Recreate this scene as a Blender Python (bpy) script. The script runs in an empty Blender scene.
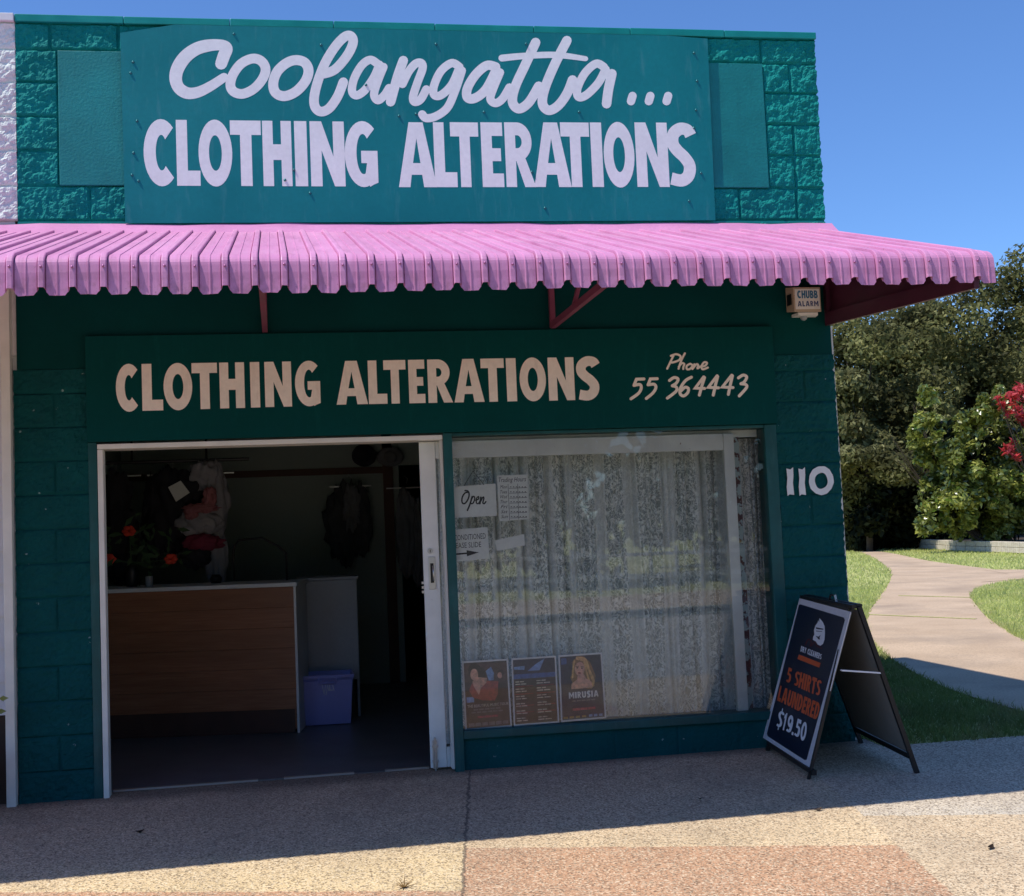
import bpy, bmesh, math, random
import numpy as np
from mathutils import Vector, Matrix, noise as mnoise
R = math.radians
random.seed(7); rng = np.random.default_rng(11)
SC = bpy.context.scene
COL = SC.collection

# ------------------------------------------------------------------ camera (solved from the facade's straight lines)
CX, CD, CZ = 1.4831, 7.1834, 1.4840
YAW, PIT, ROL, FPX, U0, V0 = .1451, .0675, -.0389, 1180.2, 449.5, 448.0
_f = np.array([math.sin(YAW)*math.cos(PIT), math.cos(YAW)*math.cos(PIT), math.sin(PIT)])
_r = np.array([math.cos(YAW), -math.sin(YAW), 0.0]); _u = np.cross(_r, _f)
RT = math.cos(ROL)*_r + math.sin(ROL)*_u; UP = -math.sin(ROL)*_r + math.cos(ROL)*_u
CO = np.array([CX, -CD, CZ])
def ray(u, v): return _f + RT*(u-U0)/FPX - UP*(v-V0)/FPX
def at(u, v, Y=0.0):
    d = ray(u, v); return CO + d*((Y-CO[1])/d[1])
def at_plane(u, v, p0, n):
    d = ray(u, v); return CO + d*(np.dot(np.array(p0)-CO, n)/np.dot(d, n))
def gz(x, y=0.0): return .0066*max(-6.0, min(14.0, x)) + .03*max(-4.3, min(0.0, y))   # the pavement falls to the kerb
def at_g(u, v):
    d = ray(u, v); z = 0.0
    for _ in range(30):
        p = CO + d*((z-CO[2])/d[2]); z = gz(p[0], p[1])
    return p
cam = bpy.data.cameras.new('camera'); co = bpy.data.objects.new('camera', cam); COL.objects.link(co)
M3 = Matrix((RT, UP, -_f)).transposed().to_4x4(); M3.translation = Vector(CO)
co.matrix_world = M3
cam.sensor_fit = 'HORIZONTAL'; cam.sensor_width = 36; cam.lens = FPX/1024*36
cam.shift_x = (512-U0)/1024; cam.clip_start = .05; cam.clip_end = 2000
SC.camera = co

# ------------------------------------------------------------------ light
SUN = Vector((-.53, -.152, 1.0)).normalized()
elev = math.asin(SUN.z); azi = math.atan2(SUN.x, SUN.y)
w = bpy.data.worlds.new('World'); SC.world = w; w.use_nodes = True
nt = w.node_tree; bg = nt.nodes['Background']
sky = nt.nodes.new('ShaderNodeTexSky'); sky.sky_type = 'NISHITA'; sky.sun_disc = False
sky.sun_elevation = elev; sky.sun_rotation = azi; sky.air_density = 1.0; sky.dust_density = .05; sky.ozone_density = 2.6
tint = nt.nodes.new('ShaderNodeMix'); tint.data_type = 'RGBA'; tint.blend_type = 'MULTIPLY'; tint.inputs[0].default_value = 1
nt.links.new(sky.outputs[0], tint.inputs[6]); tint.inputs[7].default_value = (.62, .865, 1.22, 1)
nt.links.new(tint.outputs[2], bg.inputs[0]); bg.inputs[1].default_value = .146
sl = bpy.data.lights.new('sun', 'SUN'); sl.energy = 5.0; sl.angle = R(.53); sl.color = (1, .955, .88)
so = bpy.data.objects.new('sun', sl); COL.objects.link(so); so.location = (-8, -4, 14)
so.rotation_euler = SUN.to_track_quat('Z', 'Y').to_euler()
SC.view_settings.view_transform = 'Standard'; SC.view_settings.look = 'None'; SC.view_settings.exposure = 0
SC.render.engine = 'CYCLES'
SC.cycles.max_bounces = 10; SC.cycles.diffuse_bounces = 5; SC.cycles.transparent_max_bounces = 12

# ------------------------------------------------------------------ materials
class NT:
    def __init__(s, name):
        s.m = bpy.data.materials.new(name); s.m.use_nodes = True
        s.t = s.m.node_tree; s.b = s.t.nodes['Principled BSDF']; s.out = s.t.nodes['Material Output']
        s.geo = s.t.nodes.new('ShaderNodeNewGeometry'); s.pos = s.geo.outputs['Position']
    def n(s, typ, **kw):
        nd = s.t.nodes.new(typ)
        for k, v in kw.items():
            if k.startswith('i_'):
                key = k[2:]; key = int(key) if key.isdigit() else key.replace('_', ' ')
                s.set(nd.inputs[key], v)
            else: setattr(nd, k, v)
        return nd
    def set(s, sock, v):
        if isinstance(v, bpy.types.NodeSocket): s.t.links.new(v, sock)
        else: sock.default_value = (*v, 1) if (hasattr(v, '__len__') and len(v) == 3 and sock.type == 'RGBA') else v
    def math(s, op, a, b=None, c=None, clamp=False):
        nd = s.n('ShaderNodeMath', operation=op); nd.use_clamp = clamp
        s.set(nd.inputs[0], a)
        if b is not None: s.set(nd.inputs[1], b)
        if c is not None: s.set(nd.inputs[2], c)
        return nd.outputs[0]
    def sep(s, v):
        nd = s.n('ShaderNodeSeparateXYZ'); s.set(nd.inputs[0], v); return nd.outputs
    def scale(s, v, k):
        nd = s.n('ShaderNodeVectorMath', operation='MULTIPLY'); s.set(nd.inputs[0], v); nd.inputs[1].default_value = k; return nd.outputs[0]
    def noise(s, scale, detail=3, rough=.55, vec=None):
        nd = s.n('ShaderNodeTexNoise'); s.set(nd.inputs['Vector'], vec if vec is not None else s.pos)
        nd.inputs['Scale'].default_value = scale; nd.inputs['Detail'].default_value = detail; nd.inputs['Roughness'].default_value = rough
        return nd.outputs['Fac']
    def voro(s, scale, out='Distance', vec=None, feature='F1'):
        nd = s.n('ShaderNodeTexVoronoi', feature=feature); s.set(nd.inputs['Vector'], vec if vec is not None else s.pos)
        nd.inputs['Scale'].default_value = scale; return nd.outputs[out]
    def ramp(s, f, a, b, lo=0., hi=1.):
        nd = s.n('ShaderNodeMapRange'); s.set(nd.inputs[0], f)
        nd.inputs[1].default_value = a; nd.inputs[2].default_value = b; nd.inputs[3].default_value = lo; nd.inputs[4].default_value = hi
        return nd.outputs[0]
    def mix(s, f, a, b, mode='MIX'):
        nd = s.n('ShaderNodeMix', data_type='RGBA', blend_type=mode)
        s.set(nd.inputs[0], f); s.set(nd.inputs[6], a); s.set(nd.inputs[7], b); return nd.outputs[2]
    def bump(s, h, strength=.3, dist=.01):
        nd = s.n('ShaderNodeBump'); s.set(nd.inputs['Height'], h); nd.inputs['Strength'].default_value = strength; nd.inputs['Distance'].default_value = dist
        s.t.links.new(nd.outputs[0], s.b.inputs['Normal']); return nd
    def fin(s, col=None, rough=None, metal=None, spec=None):
        if col is not None: s.set(s.b.inputs['Base Color'], col)
        if rough is not None: s.set(s.b.inputs['Roughness'], rough)
        if metal is not None: s.set(s.b.inputs['Metallic'], metal)
        if spec is not None: s.set(s.b.inputs['Specular IOR Level'], spec)
        return s.m

def paint(name, c, var=.18, scale=2.5, rough=.55, bump=.15, bscale=90, dirt=None, spec=.4, fine=40):
    t = NT(name)
    a = t.noise(scale, 5); b = t.noise(fine, 3)
    lo = tuple(x*(1-var) for x in c); hi = tuple(min(1, x*(1+var)) for x in c)
    col = t.mix(t.ramp(a, .3, .7), lo, hi)
    col = t.mix(t.math('MULTIPLY', t.ramp(b, .35, .75), .3), col, tuple(x*.75 for x in c))
    if dirt:
        d = t.noise(7, 6, .7, t.scale(t.pos, (3, 3, .5)))
        col = t.mix(t.ramp(d, .55, .8, 0, dirt[1]), col, dirt[0])
    t.bump(t.noise(bscale, 3), bump, .004)
    return t.fin(col, t.ramp(a, .2, .8, rough-.08, rough+.1), None, spec)

def chipped(name, c, under, amt=.66, scale=28, rough=.5):
    t = NT(name)
    col = t.mix(t.ramp(t.noise(5, 5), .3, .7), tuple(x*.82 for x in c), c)
    m = t.ramp(t.noise(scale, 6, .65), amt, amt+.03)
    col = t.mix(m, col, under)
    t.bump(t.math('SUBTRACT', 1, m), .4, .002)
    return t.fin(col, rough, None, .4)

TEAL = (.004, .255, .225)
M = {}
def rough_teal(name, c, chips):
    t = NT(name)
    a = t.noise(3, 5); f = t.noise(55, 4, .6)
    col = t.mix(t.ramp(a, .3, .7), tuple(x*.8 for x in c), tuple(x*1.12 for x in c))
    col = t.mix(t.ramp(f, .35, .7, .35, 0), col, tuple(x*.6 for x in c))
    if chips:
        v = t.voro(9, 'Distance'); ch = t.math('MULTIPLY', t.math('LESS_THAN', v, .075), t.math('GREATER_THAN', t.noise(60, 3), .5))
        col = t.mix(t.math('MULTIPLY', ch, .7), col, (.32, .42, .40))
    t.bump(t.noise(120, 4, .7), .7, .006)
    return t.fin(col, .72, None, .15)
M['teal_split'] = rough_teal('teal_split_block', TEAL, False)
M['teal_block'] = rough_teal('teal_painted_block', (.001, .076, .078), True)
M['white_split'] = rough_teal('white_split_block', (.80, .84, .79), False)
M['teal_flat'] = paint('teal_render', (.003, .215, .205), .16, 3, .6, .5, 60, ((.0, .12, .12), .45))
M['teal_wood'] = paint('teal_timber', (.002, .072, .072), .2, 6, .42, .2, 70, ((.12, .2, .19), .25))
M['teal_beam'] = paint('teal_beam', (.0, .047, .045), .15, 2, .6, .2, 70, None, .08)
M['teal_cap'] = paint('teal_cap', (.005, .26, .225), .15, 5, .35, .1, 50)
M['sign_teal'] = paint('sign_teal', (.003, .20, .205), .14, 1.4, .4, .04, 30, ((.10, .30, .31), .4))
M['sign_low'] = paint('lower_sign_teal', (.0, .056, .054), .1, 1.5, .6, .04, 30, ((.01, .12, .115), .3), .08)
M['letter_white'] = paint('letter_white', (.87, .89, .86), .04, 4, .5, .03, 60)
M['letter_cream'] = paint('letter_cream', (.92, .81, .70), .06, 6, .5, .03, 60, ((.5, .4, .3), .35))
M['number_white'] = paint('number_white', (.75, .75, .74), .08, 10, .6, .3, 120)
M['pink'] = paint('pink_enamel', (.62, .255, .46), .09, 3, .45, .04, 40, ((.42, .12, .31), .35), .25)
def awning_mat():
    t = NT('awning_enamel'); x, y, z = t.sep(t.pos)
    pan = t.n('ShaderNodeTexWhiteNoise', noise_dimensions='1D'); t.set(pan.inputs['W'], t.math('FLOOR', t.math('DIVIDE', t.math('ADD', x, 4.0), .13297)))
    col = t.mix(pan.outputs['Value'], (.575, .225, .415), (.66, .275, .49))
    col = t.mix(t.ramp(t.noise(2.2, 5), .35, .7, 0, .45), col, (.70, .36, .54))                       # chalky fading
    st = t.noise(6, 6, .7, t.scale(t.pos, (5, .5, .5)))
    col = t.mix(t.ramp(st, .5, .75, 0, .55), col, (.36, .13, .25))                                    # grime washed down the channels
    col = t.mix(t.math('MULTIPLY', t.ramp(z, 2.72, 2.62), t.ramp(t.noise(16, 5, .7), .45, .65, 0, .55)), col, (.33, .14, .21))
    col = t.mix(t.ramp(t.noise(70, 3), .66, .72, 0, .5), col, (.30, .14, .18))
    t.bump(t.noise(5, 3), .12, .01)
    return t.fin(col, t.ramp(t.noise(4, 4), .3, .7, .38, .6), None, .3)
M['awning'] = awning_mat()
M['pink_shade'] = paint('pink_shaded', (.085, .02, .043), .15, 5, .5, .05, 40)  # awning pink with shade mixed into the colour at its right end
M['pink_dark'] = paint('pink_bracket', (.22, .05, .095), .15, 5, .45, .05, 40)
M['white_wood'] = chipped('white_timber', (.80, .82, .77), (.12, .05, .035), .7, 22)
M['white_trim'] = chipped('cream_trim', (.80, .78, .70), (.3, .27, .22), .74, 30)
M['peel'] = chipped('peeling_timber', (.38, .47, .45), (.085, .022, .02), .5, 14)
M['white_board'] = paint('white_weatherboard', (.74, .73, .73), .06, 3, .5, .1, 60)
M['steel'] = NT('steel').fin((.55, .55, .54), .35, .9)
M['screw'] = NT('painted_screw').fin((.03, .16, .17), .35, .5)
M['pink_screw'] = NT('pink_screw').fin((.42, .14, .32), .35, .3)
M['brown'] = paint('brown_base', (.045, .026, .018), .2, 6)

def wood():
    t = NT('counter_wood'); x, y, z = t.sep(t.pos)
    g = t.noise(3.5, 6, .65, t.scale(t.pos, (1.2, 1.2, 22)))
    col = t.mix(t.ramp(g, .3, .72), (.27, .10, .042), (.43, .18, .082))
    col = t.mix(t.ramp(t.noise(.9, 3, .5, t.scale(t.pos, (1, 1, 7.2))), .35, .65, 0, .5), col, (.20, .085, .035))
    t.bump(g, .15, .003); return t.fin(col, .45, None, .4)
M['wood'] = wood()
M['dark_wood'] = paint('dark_brown_timber', (.09, .04, .025), .2, 5)
M['inner_wall'] = paint('pale_green_lining', (.29, .35, .31), .06, 2)
M['inner_ceiling'] = paint('ceiling_lining', (.5, .52, .5), .05, 2)
def lino():
    t = NT('floor_lino')
    col = t.mix(t.ramp(t.noise(4, 5), .3, .7), (.115, .12, .115), (.165, .17, .165))
    return t.fin(t.mix(t.ramp(t.noise(160, 2), .4, .65, 0, .5), col, (.07, .08, .1)), .38, None, .4)
M['lino'] = lino()
M['grey_panel'] = paint('grey_laminate', (.30, .32, .33), .05, 3, .4)
def tubmat():
    t = NT('blue_tub'); t.b.inputs['Transmission Weight'].default_value = .25
    return t.fin((.36, .36, .74), .35, None, .5)
M['tub'] = tubmat()
M['paper'] = paint('white_paper', (.74, .75, .70), .04, 6, .6, .05, 50)
M['ink'] = NT('black_ink').fin((.015, .015, .018), .5)
M['cloth_dark'] = paint('dark_cloth', (.022, .022, .028), .3, 8, .85, .4, 40)
M['cloth_mid'] = paint('charcoal_cloth', (.07, .075, .08), .3, 8, .85, .4, 40)
M['cloth_white'] = paint('white_fluff', (.33, .32, .34), .12, 8, .9, .6, 60)
M['cloth_pink'] = paint('pink_satin', (.36, .13, .14), .15, 8, .5, .2, 30)
M['cloth_red'] = paint('maroon_cloth', (.22, .03, .06), .2, 8, .8)
M['cloth_grey'] = paint('grey_cloth', (.17, .175, .18), .25, 6, .85, .4, 30)
M['flower'] = paint('orange_red_petal', (.75, .06, .025), .2, 20, .6)
M['stem'] = paint('green_stem', (.035, .08, .025), .2, 20, .6)
M['black'] = NT('black_metal').fin((.012, .012, .013), .4, .2)
M['black_paint'] = paint('black_powdercoat', (.012, .012, .013), .2, 10, .45)
M['navy'] = paint('navy_print', (.010, .013, .032), .15, 3, .35, .02)
M['board_white'] = paint('board_border', (.60, .60, .63), .05, 4, .4, .02)
M['board_back'] = paint('grey_board_back', (.20, .19, .17), .12, 3, .6)
M['orange'] = paint('orange_print', (.62, .105, .028), .1, 20, .45, .02)
M['dim_orange'] = paint('dim_orange_print', (.11, .02, .02), .1, 20, .45, .02)
M['print_white'] = paint('white_print', (.74, .74, .76), .05, 20, .45, .02)
M['alarm_cream'] = chipped('alarm_case', (.60, .47, .33), (.28, .13, .06), .62, 18)
M['alarm_label'] = paint('alarm_label', (.85, .83, .76), .05, 20)
M['alarm_blue'] = NT('alarm_blue').fin((.02, .17, .32), .5)
M['alarm_navy'] = NT('alarm_navy').fin((.05, .08, .2), .5)

def glass():
    t = NT('window_glass'); t.t.nodes.remove(t.b)
    tr = t.n('ShaderNodeBsdfTransparent'); tr.inputs[0].default_value = (.985, .995, .99, 1)
    gl = t.n('ShaderNodeBsdfGlossy'); gl.inputs['Roughness'].default_value = .0; gl.inputs[0].default_value = (1, 1, 1, 1)
    nb = t.n('ShaderNodeBump'); t.set(nb.inputs['Height'], t.noise(1.2, 1)); nb.inputs['Strength'].default_value = .006; nb.inputs['Distance'].default_value = .05
    t.t.links.new(nb.outputs[0], gl.inputs['Normal'])
    fr = t.n('ShaderNodeFresnel'); fr.inputs[0].default_value = 1.5
    f2 = t.math('MULTIPLY', fr.outputs[0], 1.15, clamp=True)     # both surfaces of the pane
    mx = t.n('ShaderNodeMixShader'); t.set(mx.inputs[0], f2)
    t.t.links.new(tr.outputs[0], mx.inputs[1]); t.t.links.new(gl.outputs[0], mx.inputs[2])
    df = t.n('ShaderNodeBsdfDiffuse'); df.inputs[0].default_value = (.5, .52, .5, 1)
    m2 = t.n('ShaderNodeMixShader'); t.set(m2.inputs[0], t.ramp(t.noise(3, 6, .7), .4, .8, .01, .05))
    t.t.links.new(mx.outputs[0], m2.inputs[1]); t.t.links.new(df.outputs[0], m2.inputs[2])
    t.t.links.new(m2.outputs[0], t.out.inputs[0]); return t.m
M['glass'] = glass()

def lace():
    t = NT('lace_curtain'); x, y, z = t.sep(t.pos)
    warp = t.n('ShaderNodeTexNoise'); t.set(warp.inputs['Vector'], t.pos); warp.inputs['Scale'].default_value = 13; warp.inputs['Detail'].default_value = 3
    vv = t.n('ShaderNodeVectorMath', operation='MULTIPLY_ADD'); t.set(vv.inputs[0], warp.outputs['Color']); vv.inputs[1].default_value = (.13, .0, .13); t.set(vv.inputs[2], t.scale(t.pos, (1.35, 0, .85)))
    vo = t.n('ShaderNodeTexVoronoi', feature='F1'); t.set(vo.inputs['Vector'], vv.outputs[0]); vo.inputs['Scale'].default_value = 27; vo.inputs['Randomness'].default_value = .7
    ve = t.n('ShaderNodeTexVoronoi', feature='DISTANCE_TO_EDGE'); t.set(ve.inputs['Vector'], vv.outputs[0]); ve.inputs['Scale'].default_value = 48; ve.inputs['Randomness'].default_value = .8
    petal = t.math('MULTIPLY', t.ramp(vo.outputs['Distance'], .24, .42), t.ramp(ve.outputs['Distance'], .02, .12))      # open net round woven motifs
    stripe = t.math('SINE', t.math('MULTIPLY_ADD', x, 33, t.math('MULTIPLY', t.noise(2.5, 1, .5, t.scale(t.pos, (1, 0, .05))), 11)))
    floral = t.ramp(stripe, -.45, -.25)                                                                                       # woven floral bands between plain bands
    pat = t.math('MULTIPLY', petal, t.ramp(floral, 0, 1, .40, 1))
    col = t.mix(pat, (.97, .99, .95), (.34, .385, .37))
    col = t.mix(t.ramp(stripe, -.52, -.46), t.mix(.25, col, (.4, .43, .42)), col)
    col = t.mix(t.ramp(t.noise(240, 1), .45, .6, 0, .25), col, (.6, .63, .61))
    return t.fin(col, .9, None, .1)
M['lace'] = lace()

def ground_mats():
    t = NT('aggregate_paving'); x, y, z = t.sep(t.pos)
    xr = t.math('MULTIPLY_ADD', t.math('ADD', y, 1.537), -.178, x)                 # along the paving
    ww = t.math('ADD', t.math('MULTIPLY_ADD', t.math('SUBTRACT', x, 2.308), .265, y), 1.537)
    ed = t.math('MULTIPLY', t.math('SUBTRACT', t.noise(14, 6, .75), .5), .07)
    ww = t.math('ADD', ww, ed); xr = t.math('ADD', xr, ed)
    isB = t.math('GREATER_THAN', xr, 2.308); isC = t.math('GREATER_THAN', xr, 4.31)
    beige = (.72, .545, .30); red = (.55, .315, .18); brown = (.64, .48, .30); pale = (.62, .55, .44)
    cA = t.mix(t.math('GREATER_THAN', ww, -.62), red, beige)
    cB = t.mix(t.math('GREATER_THAN', ww, 0), red, (.70, .52, .31))
    cC = t.mix(t.math('GREATER_THAN', ww, .5), brown, pale)
    col = t.mix(isB, cA, cB); col = t.mix(isC, col, cC)
    # strip next to the shop, the awning's shade painted into its colour
    grey = t.ramp(t.math('ADD', y, t.math('MULTIPLY', t.noise(1.5, 3), .5)), -1.45, -1.0)
    col = t.mix(t.math('MULTIPLY', grey, .75), col, (.50, .375, .25))
    cell = t.n('ShaderNodeTexVoronoi'); t.set(cell.inputs['Vector'], t.pos); cell.inputs['Scale'].default_value = 130
    st = t.sep(cell.outputs['Color'])
    col = t.mix(t.math('MULTIPLY', t.ramp(st[0], .6, .95), .7), col, (.86, .72, .50))
    col = t.mix(t.math('MULTIPLY', t.ramp(st[1], .5, .95), .78), col, (.12, .08, .05))
    col = t.mix(t.ramp(t.noise(1.1, 6, .65), .45, .75, 0, .35), col, (.18, .15, .12))
    sp = t.math('LESS_THAN', t.voro(2.9, 'Distance'), .030); col = t.mix(t.math('MULTIPLY', sp, .7), col, (.04, .035, .03))
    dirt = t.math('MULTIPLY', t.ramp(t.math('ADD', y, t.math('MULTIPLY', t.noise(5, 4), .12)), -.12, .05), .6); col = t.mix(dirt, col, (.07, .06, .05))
    wv = t.n('ShaderNodeTexNoise'); t.set(wv.inputs['Vector'], t.pos); wv.inputs['Scale'].default_value = 3; wv.inputs['Detail'].default_value = 5
    cv = t.n('ShaderNodeVectorMath', operation='MULTIPLY_ADD'); t.set(cv.inputs[0], wv.outputs['Color']); cv.inputs[1].default_value = (.5, .5, 0); t.set(cv.inputs[2], t.pos)
    cr = t.math('LESS_THAN', t.voro(.42, 'Distance', cv.outputs[0], 'DISTANCE_TO_EDGE'), .0035); col = t.mix(t.math('MULTIPLY', cr, .10), col, (.07, .055, .045))
    col = t.mix(t.ramp(t.noise(.7, 5, .7, t.scale(t.pos, (1, 1, 1))), .55, .72, 0, .3), col, (.13, .11, .09))
    j1 = t.math('LESS_THAN', t.math('ABSOLUTE', t.math('SUBTRACT', xr, 2.308)), .007)
    j2 = t.math('LESS_THAN', t.math('ABSOLUTE', t.math('SUBTRACT', xr, 4.31)), .005)
    col = t.mix(t.math('MULTIPLY', t.math('MAXIMUM', j1, t.math('MULTIPLY', j2, .0)), .65), col, (.06, .05, .045))
    t.bump(cell.outputs['Distance'], .35, .006)
    M['paving'] = t.fin(col, .85, None, .25)
    t = NT('path_concrete')
    col = t.mix(t.ramp(t.noise(1.2, 5), .3, .7), (.47, .34, .225), (.60, .445, .305))
    col = t.mix(t.ramp(t.noise(60, 3), .4, .7, 0, .45), col, (.22, .165, .125)); col = t.mix(t.ramp(t.noise(.55, 6, .7), .48, .7, 0, .55), col, (.24, .19, .15)); t.bump(t.noise(80, 2), .3, .005)
    M['path'] = t.fin(col, .9, None, .2)
    t = NT('asphalt')
    col = t.mix(t.ramp(t.noise(90, 3), .4, .7), (.30, .275, .235), (.42, .39, .34)); t.bump(t.noise(120, 2), .4, .006)  # asphalt paled so the unseen road bounces light onto the shopfront
    M['asphalt'] = t.fin(col, .85, None, .3)
    t = NT('lawn')
    col = t.mix(t.ramp(t.noise(1.3, 5), .3, .7), (.42, .45, .15), (.58, .58, .25))
    col = t.mix(t.ramp(t.noise(26, 4), .42, .7, 0, .6), col, (.16, .13, .06)); t.bump(t.noise(40, 4), .8, .03)
    M['lawn'] = t.fin(col, .95, None, .1)
    t = NT('soil'); M['soil'] = t.fin(t.mix(t.noise(8, 5), (.02, .013, .009), (.07, .05, .035)), .95)
    t = NT('kerb'); M['kerb'] = t.fin(t.mix(t.noise(7, 6), (.28, .27, .25), (.42, .40, .37)), .85)
    t = NT('bed_stone'); v = t.noise(3, 3)
    col = t.mix(t.ramp(t.noise(12, 5), .3, .7), (.50, .43, .33), (.68, .60, .48)); M['stone'] = t.fin(t.mix(.25, col, v, 'MULTIPLY'), .9)
ground_mats()
M['road_white'] = paint('road_paint', (.72, .72, .70), .1, 8)

def leaf(name, c, c2, transl=.35, rough=.5, spec=.35, dry=None, clump_shade=(.75, .40, .60, .7, .45)):
    t = NT(name); ri = t.geo.outputs['Random Per Island']
    col = t.mix(ri, c, c2); col = t.mix(t.ramp(t.noise(clump_shade[0], 4), clump_shade[1], clump_shade[2], 0, clump_shade[3]), col, tuple(x*clump_shade[4] for x in c))  # noise paints shade between leaf clumps into the colour
    if dry: col = t.mix(t.ramp(t.noise(1.9, 5, .65), .5, .68, 0, .6), col, dry)
    t.fin(col, rough, None, spec)
    tl = t.n('ShaderNodeBsdfTranslucent'); t.set(tl.inputs[0], t.mix(.5, col, c2))
    mx = t.n('ShaderNodeMixShader'); mx.inputs[0].default_value = transl
    t.t.links.new(t.b.outputs[0], mx.inputs[1]); t.t.links.new(tl.outputs[0], mx.inputs[2]); t.t.links.new(mx.outputs[0], t.out.inputs[0])
    return t.m
M['blade'] = leaf('grass_blade', (.38, .47, .12), (.72, .73, .30), .5, .6, .2, (.62, .52, .31), (.75, .4, .6, .35, .6))
M['leaf_dark'] = leaf('olive_leaf', (.075, .085, .024), (.32, .31, .125), .35, .55, .12, None, (.62, .42, .56, .92, .22))
M['leaf_grey'] = leaf('grey_green_leaf', (.11, .12, .04), (.36, .345, .16), .35, .55, .12, None, (.8, .42, .58, .85, .25))
M['leaf_shade'] = leaf('shade_leaf', (.008, .013, .005), (.022, .03, .011), .1, .6, .1)  # near-black leaves paint in the shade beneath and between the plants
M['leaf_bright'] = leaf('bright_leaf', (.055, .12, .012), (.52, .52, .13), .3, .28, .7, None, (1.3, .42, .58, .75, .4))
M['leaf_red'] = leaf('red_leaf', (.36, .03, .04), (.80, .09, .10), .35, .4, .5)
M['bark'] = paint('bark', (.08, .06, .045), .3, 8, .9, .6, 30)

# ------------------------------------------------------------------ mesh helpers
class MB:
    def __init__(s): s.v = []; s.f = []; s.mi = []
    def add(s, vs, fs, m=0):
        o = len(s.v); s.v += [tuple(map(float, p)) for p in vs]; s.f += [tuple(i+o for i in f) for f in fs]; s.mi += [m]*len(fs); return s
    def box(s, x0, x1, y0, y1, z0, z1, m=0):
        vs = [(x, y, z) for x in (x0, x1) for y in (y0, y1) for z in (z0, z1)]
        return s.add(vs, [(0, 1, 3, 2), (4, 6, 7, 5), (0, 4, 5, 1), (2, 3, 7, 6), (0, 2, 6, 4), (1, 5, 7, 3)], m)
    def bar(s, a, b, wd, th, up=(0, 0, 1), m=0):
        a, b = Vector(a), Vector(b); d = (b-a).normalized(); up = Vector(up)
        if abs(d.dot(up)) > .98: up = Vector((0, 1, 0))
        x = d.cross(up).normalized()*wd/2; y = x.cross(d).normalized()*th/2
        vs = [p+sx*x+sy*y for p in (a, b) for sx, sy in ((-1, -1), (1, -1), (1, 1), (-1, 1))]
        return s.add(vs, [(3, 2, 1, 0), (4, 5, 6, 7)]+[(i, (i+1) % 4, (i+1) % 4+4, i+4) for i in range(4)], m)
    def tube(s, pts, rad, n=8, m=0, cap=True):
        P = [Vector(p) for p in pts]; rs = rad if hasattr(rad, '__len__') else [rad]*len(P)
        rings = []; ref = Vector((.13, .27, .95))
        for i, p in enumerate(P):
            d = (P[min(i+1, len(P)-1)]-P[max(i-1, 0)]).normalized()
            if abs(d.dot(ref)) > .97: ref = Vector((1, .1, 0))
            x = d.cross(ref).normalized(); y = d.cross(x)
            rings.append([p+rs[i]*(math.cos(2*math.pi*k/n)*x+math.sin(2*math.pi*k/n)*y) for k in range(n)])
        vs = [q for r in rings for q in r]; fs = []
        for i in range(len(P)-1):
            for k in range(n): fs.append((i*n+k, i*n+(k+1) % n, (i+1)*n+(k+1) % n, (i+1)*n+k))
        if cap: fs += [tuple(range(n))[::-1], tuple((len(P)-1)*n+k for k in range(n))]
        return s.add(vs, fs, m)
    def blob(s, c, r, seg=14, ring=10, amp=.0, freq=3., m=0, seed=0, fold=0.):
        vs = []; fs = []
        for i in range(ring+1):
            th = math.pi*i/ring
            for k in range(seg):
                ph = 2*math.pi*k/seg
                n = Vector((math.sin(th)*math.cos(ph), math.sin(th)*math.sin(ph), math.cos(th)))
                q = 1+amp*mnoise.noise(n*freq+Vector((seed*7.3, seed, 0)))+fold*math.sin(th)*math.cos(7*ph+2.2*math.sin(2*th+seed)+seed)
                vs.append((c[0]+r[0]*n.x*q, c[1]+r[1]*n.y*q, c[2]+r[2]*n.z*q))
        for i in range(ring):
            for k in range(seg): fs.append((i*seg+k, (i+1)*seg+k, (i+1)*seg+(k+1) % seg, i*seg+(k+1) % seg))
        return s.add(vs, fs, m)
    def poly(s, pts, m=0): return s.add(pts, [tuple(range(len(pts)))], m)
    def prism(s, pts, d, m=0):
        n = len(pts); d = Vector(d); q = [Vector(p) for p in pts]; vs = q+[p+d for p in q]
        return s.add(vs, [tuple(range(n))[::-1], tuple(range(n, 2*n))]+[(i, (i+1) % n, (i+1) % n+n, i+n) for i in range(n)], m)
    def build(s, name, mat, parent=None, smooth=False, origin=None, bevel=0):
        off = Vector((0, 0, 0))
        if parent is not None:
            p = parent
            while p.parent is not None: p = p.parent
            off = p.location.copy()
        elif origin is not None: off = Vector(origin)
        else:
            A = np.array(s.v); off = Vector((*(A[:, :2].min(0)+A[:, :2].max(0))/2, A[:, 2].min()))
        me = bpy.data.meshes.new(name); me.from_pydata([(x-off.x, y-off.y, z-off.z) for x, y, z in s.v], [], s.f)
        mats = mat if isinstance(mat, (list, tuple)) else [mat]
        for m in mats: me.materials.append(M[m])
        if len(mats) > 1: me.polygons.foreach_set('material_index', s.mi)
        me.update()
        if smooth: me.polygons.foreach_set('use_smooth', [True]*len(me.polygons))
        o = bpy.data.objects.new(name, me); COL.objects.link(o)
        if parent is not None: o.parent = parent
        else: o.location = off
        if bevel:
            b = o.modifiers.new('bevel', 'BEVEL'); b.width = bevel; b.segments = 2; b.limit_method = 'ANGLE'; b.angle_limit = R(40)
        return o
def tag(o, label=None, cat=None, group=None, kind=None):
    if label: o['label'] = label
    if cat: o['category'] = cat
    if group: o['group'] = group
    if kind: o['kind'] = kind
    return o
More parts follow.
